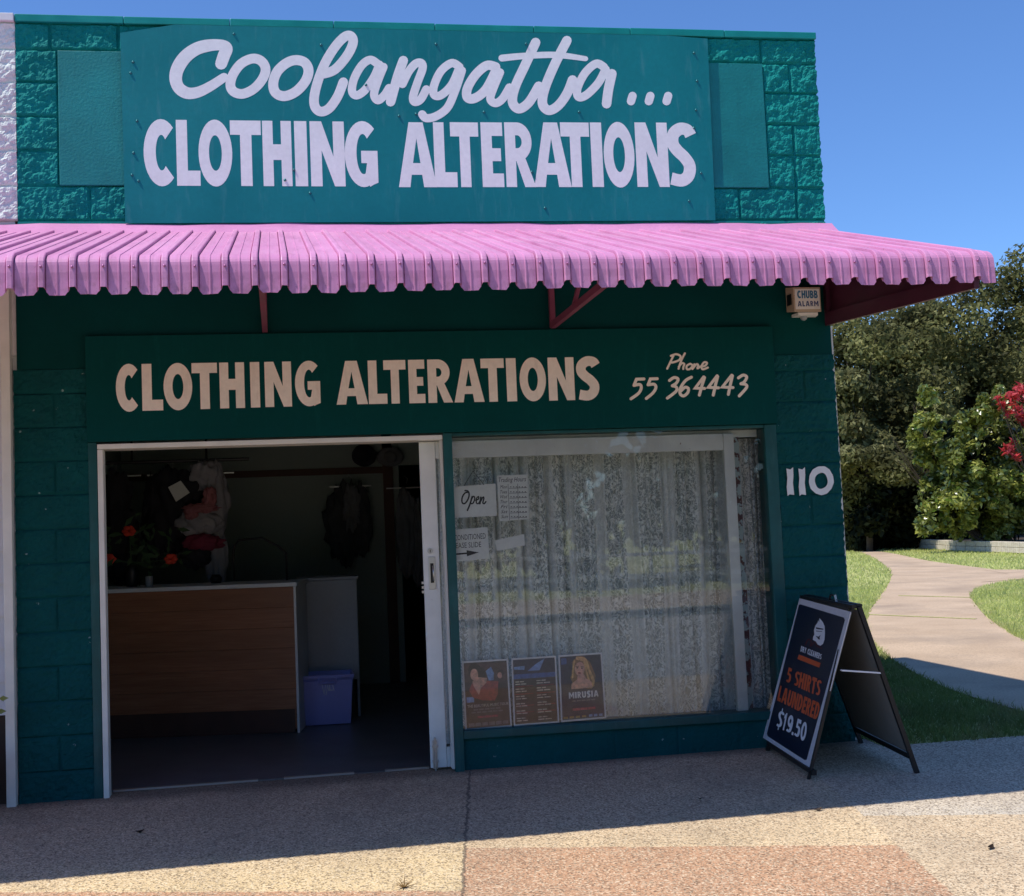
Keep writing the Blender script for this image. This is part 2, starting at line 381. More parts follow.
def thing(name, loc, label, cat, group=None):
    o = bpy.data.objects.new(name, None); COL.objects.link(o); o.location = loc; o.empty_display_size = .1
    return tag(o, label, cat, group)

# ------------------------------------------------------------------ lettering: strokes and heavy sign capitals
def smooth_line(p, n=7, closed=False):
    P = [np.array(q, float) for q in p]
    if len(P) < 3: return [P[0]+(P[1]-P[0])*t for t in np.linspace(0, 1, 3)]
    out = []
    m = len(P)
    for i in range(m if closed else m-1):
        if closed: a, b, c, d = P[(i-1) % m], P[i], P[(i+1) % m], P[(i+2) % m]
        else: a, b, c, d = P[max(i-1, 0)], P[i], P[i+1], P[min(i+2, m-1)]
        for t in np.linspace(0, 1, n, endpoint=False):
            out.append(.5*((2*b)+(-a+c)*t+(2*a-5*b+4*c-d)*t*t+(-a+3*b-3*c+d)*t**3))
    out.append(P[0] if closed else P[-1])
    return out
class Writer:
    """collects flat outlines given in 2-D and lays them on a real surface through fn(u, v, lift)"""
    def __init__(s, fn, lift=.0012, step=.00004): s.fn = fn; s.k = 0; s.lift = lift; s.step = step; s.mb = MB()
    def h(s): s.k += 1; return s.lift*.4+.000006*(s.k % 70)
    def poly(s, pts):
        h = s.h(); s.mb.poly([s.fn(u, v, h) for u, v in pts])
    def stroke(s, pts, wd, smooth=True, closed=False, round_=True, n=7):
        L = smooth_line(pts, n, closed) if smooth else [np.array(q, float) for q in pts]
        if closed and not smooth: L.append(L[0])
        m = len(L); ws = wd if hasattr(wd, '__len__') else [wd]*m
        if len(ws) != m: ws = np.interp(np.linspace(0, 1, m), np.linspace(0, 1, len(ws)), ws)
        lr = []
        for i in range(m):
            if closed: d0 = L[i]-L[i-1 if i > 0 else m-2]; d1 = L[(i+1) if i < m-1 else 1]-L[i]
            else: d0 = L[i]-L[max(i-1, 0)]; d1 = L[min(i+1, m-1)]-L[i]
            if np.hypot(*d0) < 1e-9: d0 = d1
            if np.hypot(*d1) < 1e-9: d1 = d0
            d0 = d0/np.hypot(*d0); d1 = d1/np.hypot(*d1); d = d0+d1
            if np.hypot(*d) < .2: d = d1
            d = d/np.hypot(*d); nrm = np.array([-d[1], d[0]])
            k = 1/max(.5, abs(np.dot(nrm, (-d1[1], d1[0])))) if not smooth else 1
            lr.append((L[i]+nrm*ws[i]/2*k, L[i]-nrm*ws[i]/2*k))
        vs = []; 
        for a, b in lr:
            h = s.h(); vs += [s.fn(a[0], a[1], h), s.fn(b[0], b[1], h)]
        s.mb.add(vs, [(2*i, 2*i+1, 2*i+3, 2*i+2) for i in range(m-1)])
        if round_ and not closed:
            for c, r_ in ((L[0], ws[0]), (L[-1], ws[-1])):
                h = s.h(); s.mb.poly([s.fn(c[0]+r_/2*math.cos(t), c[1]+r_/2*math.sin(t), h) for t in np.linspace(0, 2*math.pi, 12, endpoint=False)])
    def build(s, name, mat, parent): 
        o = s.mb.build(name, mat, parent); return o
def arc(cx, cy, ro, ri, a0, a1, n=26):
    A = np.linspace(R(a0), R(a1), n)
    return [[(cx+ro[0]*math.cos(p), cy+ro[1]*math.sin(p)), (cx+ro[0]*math.cos(q), cy+ro[1]*math.sin(q)),
             (cx+ri[0]*math.cos(q), cy+ri[1]*math.sin(q)), (cx+ri[0]*math.cos(p), cy+ri[1]*math.sin(p))] for p, q in zip(A[:-1], A[1:])]
def rect(x0, y0, x1, y1): return [(x0, y0), (x1, y0), (x1, y1), (x0, y1)]
# glyphs drawn in a 1x1 box, y upward; ('p', polygon) / ('a', ring pieces) / ('s', stroke, width)
G = {}
G['C'] = [('a', arc(.56, .5, (.56, .51), (.18, .27), 48, 312))]
G['L'] = [('p', [(0, 0), (1, 0), (1, .23), (.47, .23), (.47, 1), (0, 1)])]
G['O'] = [('a', arc(.5, .5, (.5, .51), (.19, .27), 0, 360, 40))]
G['T'] = [('p', [(0, .78), (.32, .78), (.32, 0), (.69, 0), (.69, .78), (1, .78), (1, 1), (0, 1)])]
G['H'] = [('p', [(0, 0), (.36, 0), (.36, .4), (.64, .4), (.64, 0), (1, 0), (1, 1), (.64, 1), (.64, .64), (.36, .64), (.36, 1), (0, 1)])]
G['I'] = [('p', rect(0, 0, 1, 1))]
G['N'] = [('p', [(0, 0), (.33, 0), (.33, .55), (.69, 0), (1, 0), (1, 1), (.67, 1), (.67, .46), (.34, 1), (0, 1)])]
G['G'] = [('a', arc(.56, .5, (.56, .51), (.2, .31), 50, 300)), ('p', [(.50, .55), (1, .55), (1, .06), (.86, .03), (.74, -.005), (.62, .2), (.67, .36), (.50, .36)])]
G['A'] = [('p', [(0, 0), (.30, 0), (.345, .19), (.62, .19), (.66, 0), (1, 0), (.68, 1), (.31, 1)][:3]+[(.345, .19), (.39, .37), (.5, .75), (.31, 1)]),
          ('p', [(.345, .19), (.62, .19), (.585, .37), (.39, .37)]), ('p', [(.62, .19), (.66, 0), (1, 0), (.68, 1), (.31, 1), (.5, .75), (.585, .37)])]
G['E'] = [('p', [(0, 0), (1, 0), (1, .21), (.5, .21), (.5, .4), (.9, .4), (.9, .6), (.5, .6), (.5, .79), (1, .79), (1, 1), (0, 1)])]
G['R'] = [('p', rect(0, 0, .36, 1)), ('a', arc(.42, .70, (.5, .30), (.16, .10), -90, 90)), ('p', [(.36, .8), (.44, .8), (.44, 1), (.36, 1)]), ('p', [(.36, .4), (.44, .4), (.44, .6), (.36, .6)]),
          ('p', [(.36, .42), (.64, 0), (1.02, 0), (.68, .45)])]
G['S'] = [('s', [(.90, .80), (.78, .885), (.50, .90), (.25, .81), (.22, .67), (.38, .56), (.62, .46), (.80, .33), (.74, .18), (.48, .10), (.10, .13)], .33)]
G['D'] = [('p', rect(0, 0, .36, 1)), ('a', arc(.36, .5, (.64, .5), (.28, .31), -90, 90))]
G['U'] = [('p', rect(0, .3, .36, 1)), ('p', rect(.64, .3, 1, 1)), ('a', arc(.5, .32, (.5, .33), (.14, .12), 180, 360))]
G['B'] = [('p', rect(0, 0, .36, 1)), ('a', arc(.4, .73, (.52, .27), (.16, .08), -90, 90)), ('a', arc(.4, .28, (.6, .31), (.2, .09), -90, 90)), ('p', rect(.36, .0, .42, .19)), ('p', rect(.36, .81, .42, 1)), ('p', rect(.36, .4, .42, .62))]
G['M'] = [('p', [(0, 0), (.26, 0), (.26, .6), (.5, .15), (.74, .6), (.74, 0), (1, 0), (1, 1), (.74, 1), (.5, .55), (.26, 1), (0, 1)])]
G['Y'] = [('p', [(0, 1), (.36, 1), (.5, .65), (.64, 1), (1, 1), (.68, .42), (.68, 0), (.32, 0), (.32, .42)])]
G['1'] = [('p', [(.3, 0), (.72, 0), (.72, 1), (.42, 1), (.05, .82), (.05, .62), (.3, .7)])]
G['5'] = [('p', [(.08, .5), (.12, 1), (.92, 1), (.92, .79), (.42, .79), (.40, .5)]), ('s', [(.24, .53), (.5, .58), (.76, .5), (.80, .3), (.70, .14), (.46, .1), (.08, .15)], .32)]
G['9'] = [('a', arc(.5, .67, (.5, .34), (.17, .13), 0, 360)), ('s', [(.83, .66), (.82, .4), (.70, .16), (.44, .1), (.12, .14)], .32)]
G['0'] = [('a', arc(.5, .5, (.5, .51), (.17, .31), 0, 360, 36))]
G['$'] = G['S']+[('p', rect(.42, -.14, .58, .02)), ('p', rect(.42, .98, .58, 1.14))]
G['.'] = [('p', rect(0, 0, 1, 1))]
def put_glyph(W, ch, quad):
    """quad: TL, TR, BR, BL in the writer's 2-D space"""
    tl, tr, br, bl = [np.array(q, float) for q in quad]
    asp = np.hypot(*(tr-tl))/max(1e-6, np.hypot(*(bl-tl)))
    def mp(x, y): q = (bl*(1-x)+br*x)*(1-y)+(tl*(1-x)+tr*x)*y; return q[0], q[1]
    for g in G[ch]:
        if g[0] == 'p': W.poly([mp(*p) for p in g[1]])
        elif g[0] == 'a':
            h = W.h()
            for q in g[1]: W.mb.poly([W.fn(*mp(*p), h) for p in q])
        else:
            L = smooth_line(g[1], 6); m = len(L); lr = []
            for i in range(m):
                d = (L[min(i+1, m-1)]-L[max(i-1, 0)])*np.array([asp, 1]); d = d/np.hypot(*d)
                nn = np.array([-d[1], d[0]])*g[2]*.5*min(1, asp*1.35); nn = nn/np.array([asp, 1])
                ww_ = np.array([1, 1]); lr.append((L[i]+nn*ww_, L[i]-nn*ww_))
            vs = []
            for a, b in lr:
                h = W.h(); vs += [W.fn(*mp(*a), h), W.fn(*mp(*b), h)]
            W.mb.add(vs, [(2*i, 2*i+1, 2*i+3, 2*i+2) for i in range(m-1)])
WID = dict(C=.5, L=.36, O=.52, T=.47, H=.48, I=.2, N=.52, G=.5, A=.57, E=.36, R=.43, S=.42, D=.48, U=.48, B=.46, M=.62, Y=.5)
WID.update({'1': .3, '5': .44, '9': .46, '0': .48, '$': .44, '.': .16, ' ': .28})
def put_word(W, word, quad, gap=.05):
    tl, tr, br, bl = [np.array(q, float) for q in quad]
    tot = sum(WID[c] for c in word)+gap*(len(word)-1); x = 0
    for c in word:
        a, b = x/tot, (x+WID[c])/tot; x += WID[c]+gap
        if c == ' ': continue
        h = .17 if c == '.' else 1
        l0, l1 = bl+(br-bl)*a, bl+(br-bl)*b; t0, t1 = tl+(tr-tl)*a, tl+(tr-tl)*b
        put_glyph(W, c, (l0+(t0-l0)*h, l1+(t1-l1)*h, l1, l0))
def small_text(W, body, quad, shear=0):
    """tiny plain type from Blender's own built-in font, fitted to quad"""
    cu = bpy.data.curves.new('type', 'FONT'); cu.body = body; cu.size = 1; cu.fill_mode = 'FRONT'; cu.resolution_u = 2; cu.shear = shear
    ob = bpy.data.objects.new('type', cu); COL.objects.link(ob)
    dg = bpy.context.evaluated_depsgraph_get(); me = bpy.data.meshes.new_from_object(ob.evaluated_get(dg))
    A = np.array([v.co[:2] for v in me.vertices]); lo, hi = A.min(0), A.max(0); tl, tr, br, bl = [np.array(q, float) for q in quad]
    h = W.h(); vs = []
    for p in A:
        x, y = (p-lo)/(hi-lo); q = (bl*(1-x)+br*x)*(1-y)+(tl*(1-x)+tr*x)*y; vs.append(W.fn(q[0], q[1], h))
    W.mb.add(vs, [tuple(p.vertices) for p in me.polygons])
    bpy.data.objects.remove(ob); bpy.data.curves.remove(cu); bpy.data.meshes.remove(me)
def on_wall(Y): return lambda u, v, h: tuple(at(u, v, Y)+np.array([0, -h, 0]))
def on_plane(p0, n):
    n = np.array(n, float); n /= np.linalg.norm(n)
    return lambda u, v, h: tuple(at_plane(u, v, p0, n)+n*h)

# ================================================================== THE GROUND
def sheet(name, xs, ys, z, mat, inside=None):
    b = MB(); idx = {}
    for i in range(len(xs)-1):
        for j in range(len(ys)-1):
            if inside and not inside((xs[i]+xs[i+1])/2, (ys[j]+ys[j+1])/2): continue
            f = []
            for a, c in ((i, j), (i+1, j), (i+1, j+1), (i, j+1)):
                if (a, c) not in idx: idx[(a, c)] = len(b.v); b.v.append((xs[a], ys[c], gz(xs[a], ys[c])+z))
                f.append(idx[(a, c)])
            b.f.append(tuple(f)); b.mi.append(0)
    return tag(b.build(name, mat, origin=(0, 0, 0)), kind='structure')
XG = sorted([-600, -200, -60, -20, -6, -2.6, 5.08]+list(range(-4, 15, 2))+[18, 30, 60, 200, 600])
sheet('ground', XG, [-600, -200, -60, -30, -17.0], -.02, 'lawn')
sheet('ground', XG, [-.22, 0.5, 10, 40, 80, 200, 600], -.012, 'lawn', lambda x, y: not (-2.6 < x < 5.08 and y < 10)).name = 'lawn'
foot = MB()
fx = [-60, -20, -6, -4, -2, 0, .43, 2.49, 4, 5.15, 8, 12, 14, 30, 60]
for i in range(len(fx)-1):
    x0, x1 = fx[i], fx[i+1]
    back = .13 if (x0 >= .42 and x1 <= 2.5) else (.03 if x1 <= 5.2 else -.20)
    m_ = min(back, 0)
    foot.add([(x0, -4.3, gz(x0, -4.3)), (x1, -4.3, gz(x1, -4.3)), (x1, m_, gz(x1, m_)), (x0, m_, gz(x0, m_)), (x1, back, gz(x1)), (x0, back, gz(x0))], [(0, 1, 2, 3), (3, 2, 4, 5)] if back > 0 else [(0, 1, 2, 3)])
tag(foot.build('footpath', 'paving', origin=(0, 0, 0)), kind='structure')
kb = MB()
for x0, x1 in ((-60, -6), (-6, 14), (14, 60)):
    kb.add([(x, y, gz(x, y)+z) for x in (x0, x1) for y, z in ((-4.3, .004), (-4.45, 0), (-4.47, -.135), (-4.8, -.15), (-4.8, -.3), (-4.3, -.3))],
           [(0, 1, 7, 6), (1, 2, 8, 7), (2, 3, 9, 8), (3, 4, 10, 9)])
    kb.add([(x, y, gz(x, y)+z) for x in (x0, x1) for y, z in ((-13.2, -.13), (-13.05, -.02), (-12.9, 0), (-12.9, .0))], [(1, 0, 4, 5), (2, 1, 5, 6)])
tag(kb.build('kerb', 'kerb', origin=(0, 0, 0)), kind='structure')
sheet('road', [-60, -20, -6, 14, 30, 60], [-13.2, -4.8], -.145, 'asphalt')
ln = MB()
for k in range(-8, 9): ln.add([(k*4+x, y, gz(k*4+x, y)-.139) for x, y in ((0, -9.05), (2, -9.05), (2, -8.93), (0, -8.93))], [(0, 1, 2, 3)])
tag(ln.build('road_marking', 'road_white', origin=(0, 0, 0)), kind='structure')
sheet('far_footpath', [-60, -20, -6, 14, 30, 60], [-17.0, -13.05], 0, 'path').name = 'footpath'

# concrete path that winds away beside the shop
L = [(6.60, -.20), (6.60, .53), (6.72, 1.6), (7.06, 2.87), (7.6, 4.4), (8.35, 6.1), (9.62, 8.5), (11.1, 10.97), (13.99, 15.87), (16.7, 21.1), (20.4, 29.2), (22.5, 34.9), (26, 44)]
RR = [(8.5, -.20), (8.55, .6), (8.7, 1.9), (8.95, 3.3), (9.26, 4.46), (9.71, 5.47), (10.99, 7.99), (13.1, 11.48), (16.3, 15.0), (18.72, 22.47), (21.5, 29.8), (23.7, 37.1), (27.3, 46)]
pb = MB()
La, Ra = smooth_line(L, 6), smooth_line(RR, 6)
for i in range(len(La)-1):
    a, b_, c, d = La[i], Ra[i], Ra[i+1], La[i+1]
    pb.add([(p[0], p[1], gz(p[0], p[1])+.004) for p in (a, b_, c, d)], [(0, 1, 2, 3)])
arm = [(14.3, 13.2), (15.6, 13.55), (18, 13.2), (24, 11.5), (40, 6), (40, 9.5), (24, 14.4), (17.5, 16.4), (16.9, 17.2), (16.2, 15.2)]
pb.poly([(x, y, gz(x)+.008) for x, y in arm])
tag(pb.build('garden_path', 'path', origin=(0, 0, 0)), kind='structure')
jb = MB()
for u0, v0, u1, v1 in ((868, 615, 976, 619.5), (899, 596, 977, 598)):
    a, b_ = at_g(u0, v0), at_g(u1, v1)
    jb.bar((a[0], a[1], gz(a[0])+.009), (b_[0], b_[1], gz(b_[0])+.009), .05, .004)
tag(jb.build('path_joint', 'lawn', origin=(0, 0, 0)), kind='structure')

# grass blades on the lawn
def in_poly(x, y, P):
    c = np.zeros(len(x), bool); n = len(P)
    for i in range(n):
        (x0, y0), (x1, y1) = P[i], P[i-1]
        t = ((y0 > y) != (y1 > y)) & (x < (x1-x0)*(y-y0)/(y1-y0+1e-12)+x0); c ^= t
    return c
PATHP = [tuple(p) for p in La]+[tuple(p) for p in Ra[::-1]]
def blades(name, box, n, hgt, wid, mat='blade'):
    x = rng.uniform(box[0], box[1], n); y = rng.uniform(box[2], box[3], n)
    edge = rng.normal(0, .035, n)
    keep = ~in_poly(x+edge, y+edge, PATHP) & ~in_poly(x, y, arm)
    x, y = x[keep], y[keep]; n = len(x)
    z = .0066*np.clip(x, -6, 14)+.03*np.clip(y, -4.3, 0)-.012
    cl = np.array([mnoise.noise(Vector((a*1.7, b*1.7, 3))) for a, b in zip(x, y)])
    h = hgt*(.55+.7*rng.random(n))*(1+.5*cl); wd = wid*(.6+.8*rng.random(n)); an = rng.uniform(0, 2*np.pi, n)
    lean = rng.normal(0, .5, (n, 2))*h[:, None]
    V = np.empty((n, 3, 3)); dx = np.cos(an)*wd/2; dy = np.sin(an)*wd/2
    V[:, 0] = np.stack([x-dx, y-dy, z], 1); V[:, 1] = np.stack([x+dx, y+dy, z], 1); V[:, 2] = np.stack([x+lean[:, 0], y+lean[:, 1], z+h], 1)
    me = bpy.data.meshes.new(name); me.vertices.add(3*n); me.vertices.foreach_set('co', V.ravel())
    me.loops.add(3*n); me.loops.foreach_set('vertex_index', np.arange(3*n)); me.polygons.add(n)
    me.polygons.foreach_set('loop_start', np.arange(0, 3*n, 3)); me.polygons.foreach_set('loop_total', np.full(n, 3))
    me.materials.append(M[mat]); me.update(); me.validate()
    o = bpy.data.objects.new(name, me); COL.objects.link(o); return tag(o, kind='stuff')
M['blade_worn_shaded'] = leaf('worn_shaded_grass_blade', (.13, .20, .045), (.27, .32, .10), .35, .6, .2, (.26, .20, .11), (.9, .4, .6, .5, .6))  # the shop's shadow is put into the worn grass colour
tag(blades('grass', (5.14, 9.6, -.22, 4.1), 75000, .045, .010, 'blade_worn_shaded'), 'worn lawn grass close beside the shop coloured darker for its shadow', 'grass')
tag(blades('grass', (5.14, 10.5, 3.9, 9.2), 60000, .05, .013), 'bright sunlit lawn grass on the near side of the winding path', 'grass')
tag(blades('grass', (8.5, 16, 3, 13.8), 60000, .06, .02), 'sunlit lawn grass right of the winding path', 'grass')
tag(blades('grass', (7.5, 26, 9, 36), 60000, .07, .035), 'thin grass verge beyond the path below the trees', 'grass')

# ================================================================== SHOP BUILDING
shop = thing('shop_building', (2.5, 2, 0), 'teal painted block shop with rough split face parapet and open doorway', 'shop building')
def split_wall(x0, x1, courses, joints, amp, step, z_lo, z_hi, y0=0.0, seed=0, wrap=0, skip=None):
    nx = int(round((x1-x0)/step)); xs = np.linspace(x0, x1, nx+1); nz = int(round((z_hi-z_lo)/step)); zs = np.linspace(z_lo, z_hi, nz+1)
    b = MB(); cs = np.array(courses)
    for j, z in enumerate(zs):
        r = int(np.searchsorted(cs, z))-1
        dz = np.min(np.abs(cs-z)); jr = np.array(joints(r))
        for i, x in enumerate(xs):
            dx = np.min(np.abs(jr-x)) if len(jr) else 1
            d = min(dz, dx); e = min(1., max(0., (d-.003)/.009))
            bk = int(np.searchsorted(jr, x)) if len(jr) else 0
            p = Vector((x*1.0, z*1.0, seed+bk*3.7+r*5.1))
            h = .5+.40*mnoise.noise(p*8)+.45*mnoise.noise(p*19)+.42*mnoise.noise(p*41)+.26*mnoise.noise(p*90)
            h = amp*max(-.35, h)*e-.3*amp*(1-e)
            if skip and skip[0] < x < skip[1] and skip[2] < z < skip[3]: h = -.006
            px = x
            if wrap and i == nx: px = x+.012*mnoise.noise(Vector((z*14, seed, 1)))+.008*mnoise.noise(Vector((z*40, seed, 5)))
            b.v.append((px, y0-h, z))
    W = nx+1
    for j in range(nz):
        for i in range(nx): b.f.append((j*W+i, j*W+i+1, (j+1)*W+i+1, (j+1)*W+i)); b.mi.append(0)
    if wrap:
        o = len(b.v)
        for j, z in enumerate(zs):
            q = b.v[j*W+nx]; b.v.append((q[0]-.004, q[1]+.05, z)); b.v.append((q[0]-.006, .25, z))
        for j in range(nz):
            b.f += [(j*W+nx, o+2*j, o+2*j+2, (j+1)*W+nx), (o+2*j, o+2*j+1, o+2*j+3, o+2*j+2)]; b.mi += [0, 0]
    return b
UC = [3.397, 3.612, 3.826, 4.036, 4.245, 4.445, 4.612]
def uj(r):
    rows = {0: [.414, .81, 1.2, 3.6, 4.495, 4.886], 1: [.243, 4.70, 4.89], 2: [.243, 4.70, 4.89], 3: [.243, 4.70], 4: [.243, 4.70, 4.89], 5: [.20, .6, 1.0, 4.3, 4.70]}
    return rows.get(r, [.2, 4.7])
XR = 5.075
split_wall(.0, XR, UC, uj, .021, .0085, 3.37, 4.614, seed=2, wrap=1, skip=(.25, 4.69, 3.62, 4.43)).build('parapet', 'teal_split', shop)
LC = [-.05]+[1.768-.2*k for k in range(8, -4, -1)]
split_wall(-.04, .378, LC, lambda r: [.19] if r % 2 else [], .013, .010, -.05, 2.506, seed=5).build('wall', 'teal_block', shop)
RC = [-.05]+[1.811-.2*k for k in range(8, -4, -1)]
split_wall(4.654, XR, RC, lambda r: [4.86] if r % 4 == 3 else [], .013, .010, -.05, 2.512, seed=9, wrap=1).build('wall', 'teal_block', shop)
split_wall(2.49, 4.655, [-.06, .0, .2], lambda r: [2.7, 3.1, 3.5, 3.9, 4.3], .005, .014, -.06, .205, seed=12).build('wall', 'teal_block', shop)
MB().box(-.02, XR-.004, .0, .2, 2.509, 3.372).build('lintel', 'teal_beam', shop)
MB().box(.03, XR-.01, .012, .2, 3.374, 4.606).build('parapet_core', 'teal_flat', shop)
for bx_ in ((0, .37, .012, .2, -.05, 2.50), (4.66, XR-.012, .012, .2, -.05, 2.505), (2.5, 4.65, .012, .1, -.06, .2)): MB().box(*bx_).build('wall_core', 'teal_block', shop)
MB().box(.244, 4.70, -.018, .011, 3.612, 4.438).build('backing_panel', 'teal_flat', shop, bevel=.004)
cap = MB(); xs_ = np.linspace(.0, XR+.01, 9)
for a, b_ in zip(xs_[:-1], xs_[1:]): cap.box(a, b_-.003, -.027, .24, 4.609+.001*math.sin(a*9), 4.655+.0015*math.sin(a*7))
cap.build('parapet_cap', 'teal_cap', shop, bevel=.004)
MB().box(XR-.16, XR-.014, .24, 3.0, -.05, 4.63).box(XR-.16, XR-.014, 3.003, 9.5, -.05, 4.24).build('side_wall', 'teal_block', shop)
MB().box(-.15, -.02, .25, 9.5, -.05, 4.24).box(-.018, XR-.17, 9.3, 9.5, -.05, 4.24).build('rear_wall', 'teal_flat', shop)
MB().box(-.018, XR-.162, .202, 9.3, 4.0, 4.1).build('roof', 'grey_panel', shop)
# flush render line at the foot of the parapet above the awning flashing
MB().box(.0, XR-.02, -.016, .0, 3.372, 3.392).build('flashing_strip', 'teal_cap', shop)
# timber surrounds
MB().box(.379, .429, -.012, .14, -.02, 2.068).build('door_jamb', 'teal_wood', shop, bevel=.003)
MB().box(2.491, 2.546, -.03, .12, -.02, 2.066).build('mullion', 'teal_wood', shop, bevel=.003)
MB().box(4.574, 4.652, -.012, .12, .205, 2.066).build('window_jamb', 'teal_wood', shop, bevel=.003)
MB().box(2.548, 4.572, -.028, .14, .205, .256).build('window_sill', 'teal_wood', shop, bevel=.004)
MB().box(2.548, 4.572, -.008, .12, 2.046, 2.066).build('window_head', 'teal_wood', shop, bevel=.003)
MB().box(.432, .464, -.02, .07, .0, 2.024).box(.432, 2.489, -.022, .16, 2.026, 2.056).build('door_frame', 'white_trim', shop, bevel=.003)
tag(MB().box(2.474, 2.489, -.006, .05, .03, 2.024).build('door_stop', 'white_trim', shop))
pane = MB().box(2.549, 4.571, .02, .0205, .258, 2.045)
pane = MB(); pane.poly([(2.549, .02, .258), (4.571, .02, .258), (4.571, .02, 2.045), (2.549, .02, 2.045)])
pane.build('window_pane', 'glass', shop)
# sliding door, pushed open behind the window
door = MB().box(2.352, 2.452, .065, .085, .03, 2.022)
door.box(4.325, 4.395, .065, .105, .03, 2.022).box(2.454, 4.323, .067, .103, 1.915, 2.022).box(2.454, 4.323, .067, .103, .03, .15)
sd = door.build('sliding_door', 'white_wood', shop, bevel=.003)
dg = MB(); dg.poly([(2.454, .075, .15), (4.323, .075, .15), (4.323, .075, 1.915), (2.454, .075, 1.915)]); dg.build('door_glass', 'glass', sd)
hp = at(432, 573, .065)
MB().box(hp[0]-.022, hp[0]+.022, .058, .064, hp[2]-.1, hp[2]+.1).build('pull_plate', 'steel', sd, bevel=.002)
MB().box(hp[0]-.010, hp[0]+.010, .0555, .0575, hp[2]-.06, hp[2]+.06).build('pull_recess', 'black', sd)
MB().tube([(hp[0]+.006, .05, hp[2]-.045), (hp[0]+.006, .046, hp[2]), (hp[0]+.006, .05, hp[2]+.045)], .005).build('pull_grip', 'steel', sd, True)
lk = at(430, 551, .065)
MB().tube([(lk[0], .064, lk[2]), (lk[0], .056, lk[2])], [.017, .017], 18).build('lock_cylinder', 'steel', sd)
MB().box(lk[0]-.0025, lk[0]+.0025, .0545, .0555, lk[2]-.009, lk[2]+.009).build('keyhole', 'black', sd)
bl = at(435, 752, .065)
bo = MB().box(bl[0]-.014, bl[0]+.014, .058, .064, bl[2]-.1, bl[2]+.07).tube([(bl[0], .05, bl[2]-.11), (bl[0], .05, bl[2]+.09)], .006)
bo.box(bl[0]-.018, bl[0]+.018, .046, .058, bl[2]-.06, bl[2]-.045).box(bl[0]-.018, bl[0]+.018, .046, .058, bl[2]+.03, bl[2]+.045).tube([(bl[0], .05, bl[2]), (bl[0]+.003, .034, bl[2])], .005)
bo.build('floor_bolt', 'steel', sd, bevel=.001)
for k in range(3):
    MB().box(2.338, 2.351, .07, .10, 1.145-.028*k, 1.160-.028*k).build('latch_plate', 'steel', sd)
MB().box(4.40, 4.452, .125, .17, .2, 2.0).build('inner_post', 'peel', shop)
MB().box(2.46, 4.62, .125, .17, 2.0, 2.045).build('head_rail', 'white_wood', shop)
th = MB()
for u0, v0, u1, v1 in ((113, 793, 258, 782), (284, 779, 354, 773.5), (384, 769, 428, 767)):
    a, b_ = at_g(u0, v0), at_g(u1, v1); th.bar((a[0], .135, gz(a[0])+.008), (b_[0], .135, gz(b_[0])+.008), .03, .012)
th.build('threshold', 'steel', shop)
# house number 110 painted on the right pier
W = Writer(on_wall(-.0175), .002)
for x0, x1 in ((786.3, 793.2), (798.3, 805)):
    W.poly([(x0, 468.5), (x0+4, 469.5), (x1-.2, 467.2), (x1+.2, 475), (x1-.3, 483), (x1+1, 495), (x1-3.5, 494.3), (x0+1.2, 496), (x0+.4, 487), (x0+1, 478)])
h = W.h(); NP = 44
for k in range(NP):
    p = []
    for q in (k, k+1):
        t = 2*math.pi*q/NP; jo = 1+.012*math.sin(5*t+1)+.012*math.sin(13*t); ji = 1+.03*math.sin(4*t)
        p.append(((821.2+12.4*jo*math.cos(t), 480.5+14.4*jo*math.sin(t)), (821.2+6.4*ji*math.cos(t), 480.8+8*ji*math.sin(t))))
    W.mb.poly([W.fn(*p[0][0], h), W.fn(*p[1][0], h), W.fn(*p[1][1], h), W.fn(*p[0][1], h)])
W.build('house_number', 'number_white', shop)
tag(MB().box(XR+.004, XR+.022, .03, .06, -.02, 2.70).build('corner_strip', 'white_trim', shop))
# interior shell
MB().box(-.018, XR-.162, .2, 9.28, -.06, .004).build('shop_floor', 'lino', shop)
MB().box(-.018, XR-.162, .21, 5.2, 2.62, 2.66).build('shop_ceiling', 'inner_ceiling', shop)
MB().box(-.016, .0, .24, 4.4, .006, 2.618).build('side_lining', 'inner_wall', shop)
MB().box(XR-.18, XR-.163, .24, 5.1, .006, 2.618).build('side_lining', 'inner_wall', shop)
bw = MB().box(.002, 2.50, 4.4, 4.45, .006, 2.618).box(2.60, 2.66, 4.4, 4.45, .006, 2.618).box(3.35, 4.88, 4.4, 4.45, .006, 2.618).box(2.662, 3.348, 4.4, 4.45, 2.12, 2.618)
for k in range(9): bw.box(.1+.30*k, .112+.30*k, 4.392, 4.399, .006, 2.04)
bw.build('back_partition', 'inner_wall', shop)
MB().box(.002, 2.50, 4.37, 4.391, 2.045, 2.11).box(2.502, 2.598, 4.36, 4.46, .006, 2.3).build('partition_rail', 'dark_wood', shop)

